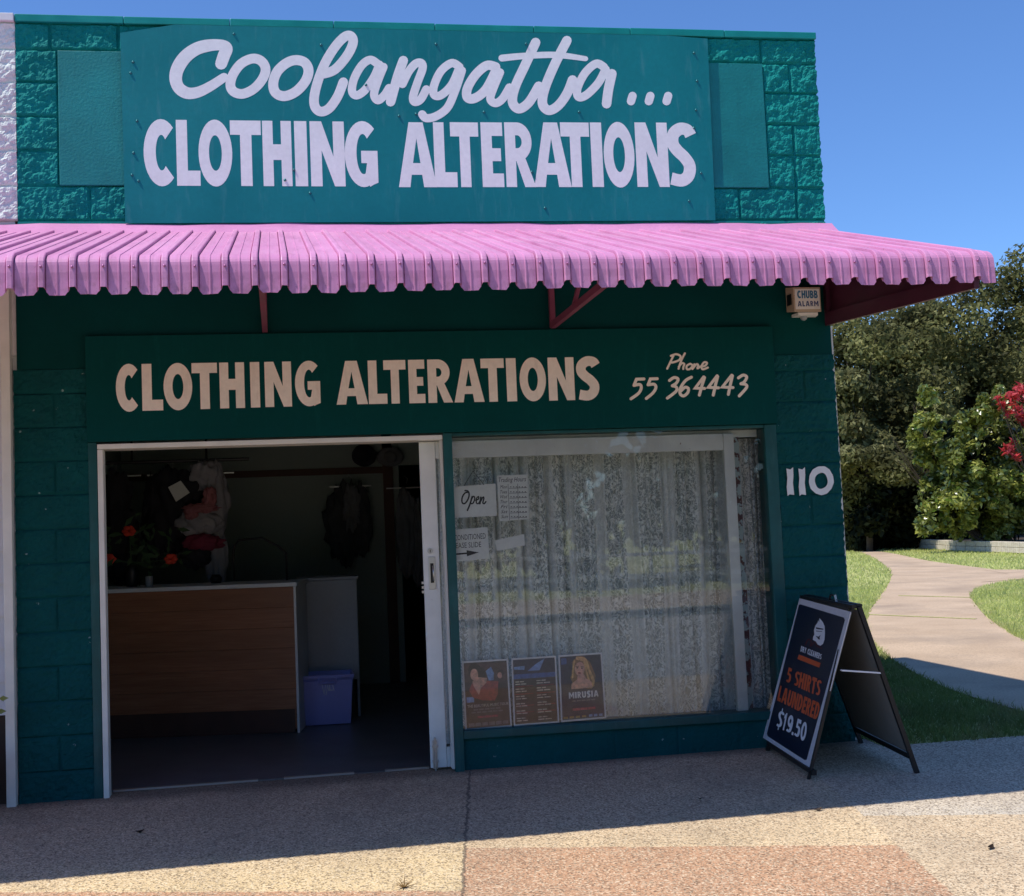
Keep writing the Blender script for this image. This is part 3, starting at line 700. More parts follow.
# ------------------------------------------------------------------ neighbour on the left
nb = thing('neighbour_building', (-1.2, 1, 0), 'white painted neighbouring shop front at left edge with weatherboards and white corner post', 'building')
split_wall(-2.6, -.002, UC, lambda r: [-.2-.4*k for k in range(7)] if r % 2 else [-.4*k-.02 for k in range(1, 7)], .020, .010, 3.40, 4.614, seed=31).build('parapet', 'white_split', nb)
MB().box(-2.6, -.004, -.034, .24, 4.609, 4.657).build('parapet_cap', 'white_board', nb, bevel=.004)
MB().box(-2.6, -.02, .012, .24, 2.6, 4.606).build('parapet_core', 'white_board', nb)
MB().box(-.098, -.046, -.06, .02, -.03, 2.98).build('corner_post', 'white_trim', nb, bevel=.004)
wb = MB()
for k in range(13):
    z = .50+.19*k; wb.add([(-2.6, .06, z), (-.10, .06, z), (-.10, .085, z+.195), (-2.6, .085, z+.195), (-2.6, .09, z), (-.10, .09, z)], [(0, 1, 2, 3), (4, 5, 1, 0)])
wb.build('weatherboards', 'white_board', nb)
MB().box(-2.6, -.10, .09, .2, -.03, .5).build('plinth', 'brown', nb)
MB().box(-2.6, -.02, .1, .24, .5, 2.6).build('wall', 'white_board', nb)
MB().box(-2.58, -.155, .25, 9, -.03, 4.2).build('body', 'white_board', nb)

# ------------------------------------------------------------------ awning
aw = thing('awning', (2.4, -.8, 2.6), 'long pink ribbed metal awning with scalloped front edge over the shopfront', 'awning')
PIT_, NV, X0V = .13297, 64, .341-.13297*25
YF, ZT_, ZF = -1.66, 3.335, 2.79; ZB = 2.632
YSK = lambda x: .09+.019*(5.1-x)      # the hem hangs a little further out towards the left end
prof = [(0.0, ZT_)]
for t in np.linspace(.12, 1, 7): prof.append((-(1.66-.075)*t, ZT_+(ZF+.022-ZT_)*t))
sl_ = math.atan2(ZT_-ZF-.022, 1.585)
for a in np.linspace(.2, 1, 6):
    th_ = sl_+(math.pi/2-sl_)*a; th0 = sl_
    prof.append((-1.585-.072*(math.sin(th_)-math.sin(th0))/(1-math.sin(th0)), ZF+.022-.062*(math.cos(th0)-math.cos(th_))/math.cos(th0)))
prof += [(YF, 2.715), (YF, 2.68), (YF-.002, None)]
cols = []    # x, depth outward, length change at the hem
ends = X0V+PIT_*36+PIT_*5+.012
for k in range(NV):
    xv = X0V+PIT_*k
    cols += [(xv-.0205, 0, .014), (xv-.0195, -.009, .02), (xv-.0145, -.009, .028), (xv-.0135, .0, .030), (xv-.0125, .0115, .032), (xv-.009, .013, .033), (xv+.009, .013, .033), (xv+.0125, .0115, .032), (xv+.0135, .0, .030), (xv+.0145, -.009, .028), (xv+.0205, -.009, .018), (xv+.0215, 0, .014), (xv+.033, .0, .0),
             (xv+.062, 0, 0), (xv+.0635, .0032, 0), (xv+.0675, .0032, 0), (xv+.069, 0, 0), (xv+.1, 0, 0), (xv+.111, .0, .014)]
cols = [c for c in cols if c[0] < 5.10]
sh = MB(); n = len(cols); nrow = len(prof)
for (y, z), j in zip(prof, range(nrow)):
    yy0, zz0 = prof[max(j-1, 0)]; yy1, zz1 = prof[min(j+1, nrow-1)]
    if zz0 is None: zz0 = 2.66
    if zz1 is None: zz1 = ZB
    d = np.array([yy1-yy0, zz1-zz0]); d /= np.hypot(*d); nn = np.array([d[1], -d[0]])    # outward (up / front)
    if nn[1] < -.01 or nn[0] > .01: nn = -nn
    for x, o, e in cols:
        wv = .0035*math.sin(x*2.1+1)+.002*math.sin(x*9+y*3)
        zz = (ZB-.022*(1-x/5.1)+e+.002*math.sin(x*31)) if z is None else z
        t_ = min(1, -y/1.66)
        sh.v.append((x, y+nn[0]*o+wv*(.3 if j < 3 else 1)*.5-t_*YSK(x), zz+nn[1]*o+wv*(j/nrow)-.22*t_*YSK(x)))
for j in range(nrow-1):
    for i in range(n-1): sh.f.append((j*n+i, j*n+i+1, (j+1)*n+i+1, (j+1)*n+i)); sh.mi.append(0)
rs = sh.build('roof_sheet', 'awning', aw)
sol = rs.modifiers.new('thickness', 'SOLIDIFY'); sol.thickness = .0016; sol.offset = -1
fl = MB()
xa = np.linspace(X0V, XR+.035, 40)
for a, b_ in zip(xa[:-1], xa[1:]):
    wz = lambda x: .004*math.sin(x*5)+.003*math.sin(x*17)
    fl.add([(a, -.03, 3.372+wz(a)), (b_, -.03, 3.372+wz(b_)), (b_, -.055, 3.347), (a, -.055, 3.347), (a, -.026, 3.374+wz(a)), (b_, -.026, 3.374+wz(b_)), (b_, -.115, 3.299), (a, -.115, 3.299)], [(0, 1, 5, 4), (3, 2, 1, 0), (7, 6, 2, 3)])
fl.build('flashing', 'pink', aw)
sc_me = None
for k in range(20, 64):
    x = X0V+PIT_*k
    if x > 5.085: break
    if sc_me is None:
        b = MB().tube([(x, YF-.012-YSK(x), 2.70), (x, YF-.020-YSK(x), 2.70)], [.006, .0045], 8); o = b.build('screw', 'pink_screw', aw, True); sc_me = (o, x)
    else:
        c = sc_me[0].copy(); COL.objects.link(c); c.parent = aw; c.location = (x-sc_me[1], YSK(sc_me[1])-YSK(x), .22*(YSK(sc_me[1])-YSK(x))+random.uniform(-.004, .004))
for xb in (1.429, 3.214):
    b = MB().box(xb-.016, xb+.016, -.036, -.002, 2.712, 3.30)
    b.bar((xb, -.03, 2.725), (xb, -1.57, 2.74), .03, .04)
    b.bar((xb, -.04, 3.31), (xb, -1.57, 2.775), .03, .03).bar((xb, -.55, 2.735), (xb, -.9, 2.97), .022, .022)
    b.build('bracket', 'pink_dark', aw)
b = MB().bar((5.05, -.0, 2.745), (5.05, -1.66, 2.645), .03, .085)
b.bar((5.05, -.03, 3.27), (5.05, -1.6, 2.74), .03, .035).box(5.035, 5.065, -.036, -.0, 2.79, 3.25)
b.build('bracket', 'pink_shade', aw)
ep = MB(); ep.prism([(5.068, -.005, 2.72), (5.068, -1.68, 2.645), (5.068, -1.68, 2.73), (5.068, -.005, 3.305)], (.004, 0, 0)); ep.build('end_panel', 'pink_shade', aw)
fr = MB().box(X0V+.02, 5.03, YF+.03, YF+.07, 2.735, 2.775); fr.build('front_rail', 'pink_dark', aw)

# ------------------------------------------------------------------ sign boards
sg = thing('shop_sign', (2.47, -.03, 3.38), 'big teal sign board above the awning with white Coolangatta script and block capitals', 'sign')
pb_ = MB(); pts = [(.622, 3.375), (4.312, 3.390), (4.326, 4.590), (4.06, 4.604), (.94, 4.604), (.615, 4.545)]
pb_.prism([(x, -.039, z) for x, z in pts], (0, .006, 0)); pb_.box(.75, .80, -.033, -.014, 3.40, 4.5).box(2.4, 2.45, -.033, -.014, 3.40, 4.58).box(4.1, 4.15, -.033, -.014, 3.40, 4.5)
pb_.build('sign_panel', 'sign_teal', sg)
W = Writer(on_wall(-.039), .0012, .00003)
def z1(L): return [(160+x/3.938, 20+y/3.938) for x, y in L]
def z2(L): return [(400+x/3.2, 20+y/3.2) for x, y in L]
W.stroke(z1([(241, 172), (252, 140), (262, 112), (240, 99), (195, 100), (145, 113), (100, 145), (70, 190), (62, 232), (75, 268), (108, 288), (150, 284), (200, 260), (252, 226)]), [12, 12.5, 12, 11, 12.5, 13, 13.5, 13, 12, 12, 11, 10, 9])
W.stroke(z1([(365, 152), (400, 163), (416, 195), (402, 235), (368, 272), (325, 291), (290, 282), (277, 255), (288, 214), (320, 172)]), 9.7, closed=True)
W.stroke(z1([(535, 158), (570, 168), (585, 200), (572, 242), (535, 282), (490, 300), (455, 286), (446, 248), (462, 203), (498, 170)]), 10, closed=True)
W.stroke(z1([(645, 212), (690, 194), (737, 140), (760, 90), (752, 64), (728, 66), (690, 105), (650, 170), (622, 240), (607, 305), (612, 345), (636, 361), (668, 346), (700, 300), (722, 245)]), 9.6)
W.stroke(z1([(856, 172), (828, 157), (795, 178), (765, 230), (756, 278), (773, 297), (806, 277), (842, 226), (864, 176)]), 8.3)
W.stroke(z1([(880, 185), (858, 240), (843, 292), (858, 316), (884, 296), (902, 268)]), 8.3)
W.stroke(z1([(958, 160), (935, 225), (908, 322)]), 9.6)
W.stroke(z2([(8, 205), (28, 165), (50, 140), (68, 138), (72, 156), (56, 200), (42, 245), (47, 262), (66, 254), (84, 222)]), 8.3)
W.stroke(z2([(190, 150), (165, 138), (130, 165), (108, 213), (110, 240), (132, 240), (165, 208), (188, 158)]), 8.3)
W.stroke(z2([(198, 162), (178, 222), (152, 280), (115, 308), (84, 314), (71, 302)]), 8.3)
W.stroke(z2([(306, 150), (277, 146), (242, 175), (216, 218), (216, 248), (240, 250), (275, 222), (308, 160)]), 9.4)
W.stroke(z2([(320, 168), (300, 215), (289, 252), (306, 266), (328, 252), (350, 216)]), 8.3)
W.stroke(z2([(434, 72), (400, 145), (368, 215), (360, 262), (380, 284), (412, 264), (444, 212)]), 9.6)
W.stroke(z2([(534, 66), (495, 142), (463, 220), (456, 268), (476, 289), (506, 274), (534, 236), (552, 192)]), 9.6)
W.stroke(z2([(326, 122), (400, 115), (500, 112), (594, 124)]), [7, 6.4, 6.4, 5])
W.stroke(z2([(652, 150), (627, 140), (592, 170), (568, 218), (571, 246), (596, 240), (634, 202), (658, 158)]), 8.3)
W.stroke(z2([(678, 172), (667, 222), (661, 268)]), 9.6)
for x in (741, 798, 855): W.stroke(z2([(x+3, 243), (x-2, 260)]), 8.4, smooth=False)
W.build('script_lettering', 'letter_white', sg)
W = Writer(on_wall(-.039), .0012, .00003)
def word_boxes(items, ox, oy, sx, ytop, ybot):
    """items: (letter, x0, x1) in an enlarged crop; the left and right edges follow the board's own verticals"""
    for ch, a, b_ in items:
        ua, ub = ox+a/sx, ox+b_/sx; uc = (ua+ub)/2
        zt = at(uc, ytop(uc), -.039)[2]; zb = at(uc, ybot(uc), -.039)[2]; vm = (ytop(uc)+ybot(uc))/2
        xa, xb = at(ua, vm, -.039)[0], at(ub, vm, -.039)[0]
        put_glyph(W, ch, [(xa, zt), (xb, zt), (xb, zb), (xa, zb)])
W.fn = lambda x, z, h: (x, -.039-h, z)
word_boxes([('C', 48, 161), ('L', 164, 247), ('O', 242, 361), ('T', 355, 464), ('H', 469, 571), ('I', 582, 626), ('N', 637, 758), ('G', 758, 874)], 130, 110, 3.531, lambda u: 119.5+.010*(u-140), lambda u: 185.6+.004*(u-140))
word_boxes([('A', 25, 147), ('L', 141, 213), ('T', 195, 285), ('E', 293, 362), ('R', 369, 462), ('A', 458, 577), ('T', 548, 616), ('I', 641, 677), ('O', 684, 782), ('N', 787, 890), ('S', 888, 974)][:6]+[('T', 548, 640), ('I', 644, 680), ('O', 684, 782), ('N', 787, 890), ('S', 888, 974)], 390, 110, 3.2, lambda u: 122.3+.001*(u-390), lambda u: 187.2-.001*(u-390))
W.build('block_lettering', 'letter_white', sg)
sm = None
for u, v in ((133, 62), (130.5, 73), (137, 121), (133.5, 153), (132, 175), (138.5, 181), (234, 34), (321, 45), (366, 85), (285, 180), (310, 193), (294, 170), (399, 116), (416, 114), (436, 44), (526, 44), (579, 112), (484, 112), (545, 208), (689, 201), (701, 173), (694, 128), (694, 53), (697, 81), (696, 110), (532, 172)):
    p = at(u, v, -.04)
    if sm is None:
        o = MB().blob((p[0], -.0405, p[2]), (.0085, .007, .0085), 8, 6).build('screw', 'screw', sg, True); sm = (o, p)
    else:
        c = sm[0].copy(); COL.objects.link(c); c.parent = sg; c.location = (p[0]-sm[1][0], 0, p[2]-sm[1][2])

s2 = thing('shop_sign', (2.5, -.02, 2.068), 'dark teal fascia sign under the awning with cream capitals and phone number', 'sign')
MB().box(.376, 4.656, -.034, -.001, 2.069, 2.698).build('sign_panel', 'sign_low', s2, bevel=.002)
W = Writer(lambda x, z, h: (x, -.034-h, z), .0012, .00003)
word_boxes([('C', 62, 154), ('L', 165, 247), ('O', 250, 363), ('T', 362, 462), ('H', 471, 569), ('I', 592, 629), ('N', 649, 754), ('G', 768, 867)], 100, 350, 3.938, lambda u: 364.3-.017*(u-116), lambda u: 411.6-.030*(u-116))
word_boxes([('A', 22, 137), ('L', 140, 208), ('T', 197, 278), ('E', 288, 347), ('R', 358, 446), ('A', 453, 563), ('T', 553, 638), ('I', 646, 682), ('O', 694, 790), ('N', 799, 894), ('S', 903, 982)], 330, 350, 3.657, lambda u: 361-.0165*(u-336), lambda u: 404.6-.0190*(u-336))
W.build('block_lettering', 'letter_cream', s2)
W = Writer(on_wall(-.034), .0012, .00003)
def z3(L): return [(620+x/7.314, 340+y/7.314) for x, y in L]
for s_ in ([(392, 112), (370, 158), (345, 210)], [(372, 116), (410, 104), (442, 118), (434, 145), (400, 160), (378, 165)], [(474, 98), (448, 150), (428, 210)], [(430, 196), (452, 170), (470, 176), (464, 195), (462, 212)],
           [(510, 175), (488, 190), (490, 214), (514, 210), (530, 186), (512, 174)], [(544, 178), (530, 212)], [(534, 206), (558, 178), (571, 184), (566, 208), (586, 194)], [(590, 196), (622, 188), (636, 168), (616, 163), (597, 190), (604, 214), (642, 202)]):
    W.stroke(z3(s_), 2.1, n=5)
for s_, sm_ in (([(175, 285), (120, 287), (102, 332)], 0), ([(102, 332), (145, 326), (155, 352), (135, 390), (80, 430)], 1), ([(272, 283), (222, 285), (205, 328)], 0), ([(205, 328), (250, 324), (262, 350), (240, 388), (192, 428)], 1),
                ([(362, 296), (395, 275), (424, 285), (412, 315), (382, 335)], 1), ([(382, 335), (412, 345), (410, 375), (346, 425)], 1), ([(522, 272), (478, 298), (442, 352), (440, 393), (465, 409), (494, 386), (500, 356), (476, 346), (446, 372)], 1),
                ([(612, 270), (550, 352), (618, 354)], 0), ([(618, 275), (600, 330), (580, 403)], 0), ([(710, 262), (646, 346), (720, 350)], 0), ([(714, 268), (700, 320), (682, 403)], 0), ([(817, 258), (748, 344), (826, 348)], 0), ([(822, 262), (806, 330), (792, 398)], 0),
                ([(866, 277), (900, 257), (926, 270), (910, 305), (884, 320)], 1), ([(884, 320), (920, 326), (924, 350), (872, 409)], 1)):
    W.stroke(z3(s_), 3.0, smooth=bool(sm_), n=5)
W.build('phone_lettering', 'letter_cream', s2)

# ------------------------------------------------------------------ alarm box
al = thing('alarm_box', (4.87, -.07, 2.76), 'weathered cream burglar alarm box with blue lettering under the awning end', 'alarm')
x0, x1, z0, z1_ = 4.764, 4.946, 2.768, 2.928
b = MB(); b.prism([(x0, -.14, z0), (x1, -.14, z0), (x1+.055, -.002, z0+.025), (x0+.01, -.002, z0+.025)], (0, 0, z1_-z0)); b.build('case', 'alarm_cream', al, bevel=.004)
b = MB(); b.prism([(x0+.03, -.13, z0-.02), (x1-.02, -.13, z0-.02), (x1+.02, -.01, z0-.012), (x0+.04, -.01, z0-.012)], (0, 0, .0185)); b.build('base', 'alarm_label', al)
MB().blob(((x0+x1)/2, -.075, z0-.024), (.022, .022, .02)).build('strobe', 'grey_panel', al, True)
MB().box(x0+.009, x1-.008, -.1425, -.1402, z0+.018, z1_-.012).build('label_plate', 'alarm_label', al)
MB().box(x0-.0035, x0-.0005+.002, -.105, -.045, z0+.055, z1_-.035).build('vent', 'black', al)
W = Writer(lambda x, z, h: (x, -.1425-h, z), .0006, .00002)
put_word(W, 'CHUBB', [(x0+.024, z1_-.022), (x1-.020, z1_-.022), (x1-.020, z0+.088), (x0+.024, z0+.088)]); W.build('maker_lettering', 'alarm_blue', al)
W = Writer(lambda x, z, h: (x, -.1425-h, z), .0006, .00002)
put_word(W, 'ALARM', [(x0+.024, z0+.070), (x1-.018, z0+.070), (x1-.018, z0+.036), (x0+.024, z0+.036)], .1); W.build('word_lettering', 'alarm_navy', al)

# ------------------------------------------------------------------ things in the window
def card(px, Y, mat, name, parent, th=.0015):
    q = [at(u, v, Y) for u, v in px]; return MB().prism([tuple(p) for p in q[::-1]], (0, th, 0)).build(name, mat, parent)
def wl(Y, lift=.0008): return Writer(on_wall(Y), lift, .00002)
YS = .032
r = thing('open_sign', tuple(at(475, 517, YS)), 'white card reading Open hung on a cord inside the window', 'sign')
card([(451, 487), (495.5, 483.5), (497, 515.8), (452, 518)], YS, 'paper', 'card', r)
W = wl(YS)
def z4(L): return [(440+x/5.975, 430+y/5.975) for x, y in L]
for s_, wd in (([(172, 372), (150, 376), (133, 402), (132, 432), (146, 440), (164, 420), (174, 390), (168, 366), (150, 362)], 1.7), ([(192, 398), (180, 440), (164, 480)], 1.8), ([(186, 418), (200, 396), (208, 410), (198, 436), (186, 440)], 1.5),
               ([(214, 420), (230, 412), (230, 398), (219, 408), (217, 434), (228, 440), (240, 424)], 1.5), ([(244, 402), (238, 440)], 1.9), ([(240, 432), (256, 402), (262, 408), (256, 434), (264, 440), (274, 428)], 1.6)):
    W.stroke(z4(s_), wd*.9, n=5)
W.build('lettering', 'ink', r)
MB().tube([tuple(at(464, 486, YS)), tuple(at(473, 471, YS)), tuple(at(484, 485, YS))], .0022, 5).build('cord', 'black', r)
r = thing('hours_card', tuple(at(513, 520, YS)), 'white trading hours card beside the Open card in the window', 'notice')
card([(497, 475.5), (527.5, 474.5), (529, 519), (499.5, 521.5)], YS, 'paper', 'card', r)
W = wl(YS)
small_text(W, 'Trading Hours', [(498.5, 477.6), (526, 476.6), (526.2, 482.8), (498.8, 483.8)], .3)
for k, d in enumerate(('Mon', 'Tues', 'Wed', 'Thur', 'Fri', 'Sat', 'Sun')):
    v = 485.0+k*4.95; small_text(W, d, [(500+.15*k, v+.2), (507+.15*k, v), (507+.15*k, v+3.4), (500+.15*k, v+3.6)], .3)
    W.stroke([(509+.2*k, v+3.3), (527, v+2.6)], .45, smooth=False, round_=False)
    for j in range(6): W.stroke([(510+j*2.9+.15*k, v+1.9), (511.4+j*2.9+.15*k, v+1.8)], .7, smooth=False, round_=False)
W.stroke([(508, 484), (509.6, 520)], .4, smooth=False, round_=False); W.stroke([(517.6, 483.6), (518.8, 519.6)], .4, smooth=False, round_=False)
W.build('lettering', 'ink', r)
r = thing('slide_notice', tuple(at(470, 561, YS)), 'pale air conditioned please slide notice with black arrow in the window', 'notice')
card([(449, 530), (487.5, 527), (489.5, 558.5), (450, 562)], YS, 'paper', 'card', r)
W = wl(YS)
small_text(W, 'CONDITIONED', [(454, 535.2), (485.5, 533), (485.9, 538.6), (454.3, 540.6)])
small_text(W, 'EASE SLIDE', [(455.8, 543), (481, 541.6), (481.3, 547), (456, 548.3)])
W.stroke([(453, 554.4), (468, 553.2)], 1.7, smooth=False, round_=False); W.poly([(466.5, 550.2), (479, 552.4), (467, 556.3)])
W.build('lettering', 'ink', r)
o = MB().prism([tuple(at(u, v, YS)) for u, v in ((494.5, 540.5), (524, 534), (525, 545.5), (497, 551))][::-1], (0, .001, 0)).build('paper_strip', 'paper')
tag(o, 'small blank tilted strip of white paper taped inside the window', 'notice')

POST = []
def flat(name, c, rough=.45): 
    t = NT(name); q = t.mix(t.ramp(t.noise(38, 4, .65), .32, .68), tuple(x*.55 for x in c), tuple(min(1, x*1.35+.01) for x in c))
    q = t.mix(t.ramp(t.noise(11, 3), .4, .7, 0, .4), q, (c[0]*.9+.03, c[1]*.7+.01, c[2]*.9+.05)); M[name] = t.fin(q, rough); return name
flat('p_brown', (.045, .032, .028)); flat('p_navy', (.012, .022, .06)); flat('p_blue', (.05, .14, .38)); flat('p_sky', (.22, .38, .62)); flat('p_skin', (.72, .42, .30)); flat('p_hair', (.02, .012, .01))
flat('p_blond', (.72, .46, .18)); flat('p_blond_dark', (.30, .16, .055)); flat('p_red', (.34, .045, .035)); flat('p_dress', (.42, .07, .05)); flat('p_grey', (.2, .19, .19)); flat('p_text', (.78, .70, .58)); flat('p_pink', (.55, .07, .10)); flat('p_gold', (.45, .30, .08)); flat('p_light', (.55, .6, .66)); flat('p_dim', (.09, .05, .04))
YP = .026
def poster(px, label, parts, bgc):
    r = thing('poster', tuple(at((px[2][0]+px[3][0])/2, (px[2][1]+px[3][1])/2, YP)), label, 'poster', 'posters in the shop window')
    card(px, YP, 'print_white', 'border', r)
    tl, tr, br, bl_ = [np.array(q, float) for q in px]
    def fn(x, y, h):
        q = (tl*(1-x)+tr*x)*(1-y)+(bl_*(1-x)+br*x)*y; return tuple(at(q[0], q[1], YP)+np.array([0, -h, 0]))
    W = Writer(fn, .0004, .00003); W.poly(rect(.035, .025, .965, .975)); W.build('background', bgc, r)
    parts(r, fn)
    return r
def layer(r, fn, name, mat, fun, lift=.0007):
    W = Writer(fn, lift, .00002); fun(W); W.build(name, mat, r)
def ell(W, cx, cy, rx, ry, rot=0, n=22):
    c, s_ = math.cos(R(rot)), math.sin(R(rot)); W.poly([(cx+rx*math.cos(t)*c-ry*math.sin(t)*s_, cy+rx*math.cos(t)*s_+ry*math.sin(t)*c) for t in np.linspace(0, 2*math.pi, n, endpoint=False)])
def bars(W, x0, x1, y, h, n, gap):
    for k in range(n):
        a = x0+(x1-x0)*k/n; W.poly(rect(a, y, a+(x1-x0)/n*(1-gap), y+h))
def p1(r, fn):
    layer(r, fn, 'stage_glow', 'p_dim', lambda W: W.poly([(.04, .05), (.96, .05), (.96, .3), (.6, .38), (.04, .3)]))
    layer(r, fn, 'violet_backdrop', 'p_sky', lambda W: (W.poly([(.5, .16), (.62, .10), (.68, .2), (.66, .3), (.56, .3)]), W.poly([(.06, .52), (.22, .52), (.22, .6), (.06, .6)])), .0011)
    layer(r, fn, 'dark_hair', 'p_hair', lambda W: (ell(W, .28, .16, .16, .12, 20), ell(W, .40, .2, .1, .1), ell(W, .82, .2, .07, .05)), .0016)
    layer(r, fn, 'gown', 'p_dress', lambda W: W.poly([(.12, .42), (.2, .32), (.45, .3), (.62, .31), (.76, .32), (.78, .45), (.66, .6), (.4, .58), (.2, .53)]), .0021)
    layer(r, fn, 'dark_suit', 'p_hair', lambda W: W.poly([(.76, .34), (.96, .36), (.96, .58), (.72, .6)]), .0026)
    layer(r, fn, 'skin', 'p_skin', lambda W: (ell(W, .25, .2, .085, .085, 10), W.poly([(.2, .3), (.32, .24), (.52, .26), (.5, .33), (.38, .4), (.33, .5), (.22, .36)]), ell(W, .8, .235, .05, .045)), .0031)
    layer(r, fn, 'title_lettering', 'p_text', lambda W: small_text(W, 'THE BEAUTIFUL MUSIC TOUR', [(.07, .635), (.95, .635), (.95, .675), (.07, .675)]), .0012)
    layer(r, fn, 'fine_print', 'p_grey', lambda W: (bars(W, .2, .8, .70, .02, 5, .2), bars(W, .15, .85, .74, .02, 6, .2)), .0012)
    layer(r, fn, 'red_bar', 'p_pink', lambda W: bars(W, .28, .72, .805, .03, 3, .06), .0012)
    layer(r, fn, 'logo_strip', 'p_grey', lambda W: bars(W, .08, .95, .9, .05, 6, .15), .0012)
def p2(r, fn):
    layer(r, fn, 'night_sky', 'p_navy', lambda W: W.poly(rect(.035, .025, .965, .24)))
    layer(r, fn, 'spotlight', 'p_sky', lambda W: (W.poly([(.74, .03), (.62, .2), (.35, .2), (.55, .1)]), W.poly([(.05, .13), (.3, .12), (.28, .18), (.06, .17)])), .0012)
    layer(r, fn, 'blue_band', 'p_blue', lambda W: W.poly(rect(.035, .24, .965, .31)), .0016)
    def rows(W):
        for k in range(17):
            y = .345+k*.036
            if k % 3 == 2: continue
            bars(W, .07, .28+.1*((k*7) % 3)/2, y, .014, 2, .15); bars(W, .54, .76+.1*((k*5) % 3)/2, y, .014, 2, .15)
    layer(r, fn, 'date_list', 'p_text', rows, .0012)
    layer(r, fn, 'red_rules', 'p_red', lambda W: [W.poly(rect(x, y, x+.4, y+.012)) for x in (.06, .53) for y in (.415, .53, .7, .8)], .0012)
def p3(r, fn):
    layer(r, fn, 'blue_glow', 'p_blue', lambda W: (W.poly(rect(.06, .05, .18, .14)),), .0008)
    layer(r, fn, 'long_hair', 'p_blond_dark', lambda W: W.poly([(.3, .12), (.42, .035), (.58, .04), (.72, .14), (.82, .34), (.78, .5), (.66, .54), (.5, .5), (.3, .44), (.25, .34), (.32, .27)]), .0010)
    layer(r, fn, 'hair_highlight', 'p_blond', lambda W: (W.stroke([(.42, .06), (.6, .1), (.68, .25), (.76, .42), (.70, .52)], [.05, .07, .05, .06, .03]), W.stroke([(.36, .1), (.32, .22), (.3, .34)], .04), W.stroke([(.58, .12), (.63, .3), (.68, .45)], .04)), .0014)
    layer(r, fn, 'skin', 'p_skin', lambda W: (ell(W, .47, .225, .115, .105, -15), W.poly([(.42, .3), (.56, .3), (.6, .37), (.72, .43), (.74, .52), (.26, .52), (.27, .44), (.4, .38)])), .0032)
    layer(r, fn, 'features', 'p_hair', lambda W: (ell(W, .42, .205, .025, .010), ell(W, .52, .215, .025, .010), W.stroke([(.38, .185), (.45, .183)], .008), W.stroke([(.5, .19), (.57, .2)], .008)), .0040)
    layer(r, fn, 'lips', 'p_red', lambda W: ell(W, .46, .285, .04, .012, 5), .0040)
    layer(r, fn, 'title_lettering', 'print_white', lambda W: put_word(W, 'MIRUSIA', [(.2, .565), (.86, .565), (.86, .66), (.2, .66)], .1), .0036)
    layer(r, fn, 'fine_print', 'p_grey', lambda W: bars(W, .26, .8, .69, .02, 5, .2), .0012)
    layer(r, fn, 'red_bar', 'p_pink', lambda W: bars(W, .27, .78, .81, .035, 3, .06), .0012)
    layer(r, fn, 'logo_strip', 'p_gold', lambda W: bars(W, .06, .6, .925, .03, 4, .3), .0012)
    layer(r, fn, 'logo_patch', 'p_sky', lambda W: bars(W, .62, .95, .92, .035, 3, .3), .0012)
poster([(462, 661.5), (508, 658.7), (512, 726.5), (465.3, 730.8)], 'left concert poster with a person in a red gown', p1, 'p_brown')
poster([(511.2, 658.5), (556, 655.6), (559.4, 722.6), (513.8, 726.2)], 'middle poster with blue header and list of tour dates', p2, 'p_brown')
poster([(558.3, 655.4), (602, 652.4), (606.4, 718.2), (561, 722.2)], 'right concert poster with a blond person and the word MIRUSIA', p3, 'p_navy')

cu = MB(); nxc, nzc = 900, 10; cw = np.linspace(2.44, 4.86, nxc+1)
for j in range(nzc+1):
    z = .12+(2.0-.12)*j/nzc
    for x in cw:
        ph_ = x*27+1.9*math.sin(x*6.1)+.15*math.sin(z*2+x*3); ph2 = x*61+1.2*math.sin(x*9+1)
        a = .075*(1-abs(math.sin(ph_))**.55)+.022*(1-abs(math.sin(ph2))**.6)+.01*mnoise.noise(Vector((x*9, z*1.2, 0)))
        cu.v.append((x+.01*math.sin(x*40+z), .30+a*(1.0-.25*j/nzc), z))
for j in range(nzc):
    for i in range(nxc): cu.f.append((j*(nxc+1)+i, j*(nxc+1)+i+1, (j+1)*(nxc+1)+i+1, (j+1)*(nxc+1)+i)); cu.mi.append(0)
tag(cu.build('curtain', 'lace', smooth=True), 'gathered grey white lace curtain hanging behind the shop window', 'curtain')

# ------------------------------------------------------------------ sandwich board
T1 = np.array([4.72, -.06, .962]); T2 = at(851, 607, -.845); F1 = at_g(764, 750); F2 = at_g(809, 781)
B1 = at_g(861, 743); B2 = at_g(917, 773)
ab = thing('sandwich_board', (4.68, -.5, gz(4.68)), 'navy A-frame board advertising five shirts laundered at the shop corner', 'A-frame sign')
ax = (T2-T1)/np.linalg.norm(T2-T1)
nF = np.cross(T2-T1, F1-T1); nF /= np.linalg.norm(nF); nF = nF if nF[0] < 0 else -nF
def face(a, b_, c, d, n, off, th, mat, name):
    return MB().prism([tuple(p+n*off) for p in (a, b_, c, d)], tuple(-n*th)).build(name, mat, ab)
def lerp(a, b_, t): return a+(b_-a)*t
LB1, LB2 = lerp(T1, F1, .955), lerp(T2, F2, .955)
FPN = on_plane(T1, nF)
qb = [np.array(FPN(u, v, 0)) for u, v in ((799.5, 598.2), (850.6, 611.8), (809.6, 767.8), (762.8, 737.6))]
face(*qb, nF, 0, .004, 'board_white', 'front_panel')
W = Writer(FPN, .001, .00003); W.poly([(800.2, 604.2), (843.8, 617.5), (845, 620), (806.8, 759.6), (804.8, 760.2), (767.6, 736.2), (767, 733.5), (798.8, 605.4)]); W.build('navy_print', 'navy', ab)
def z5(L): return [(750+x/4.478, 590+y/4.478) for x, y in L]
W = Writer(FPN, .0025, .00003)
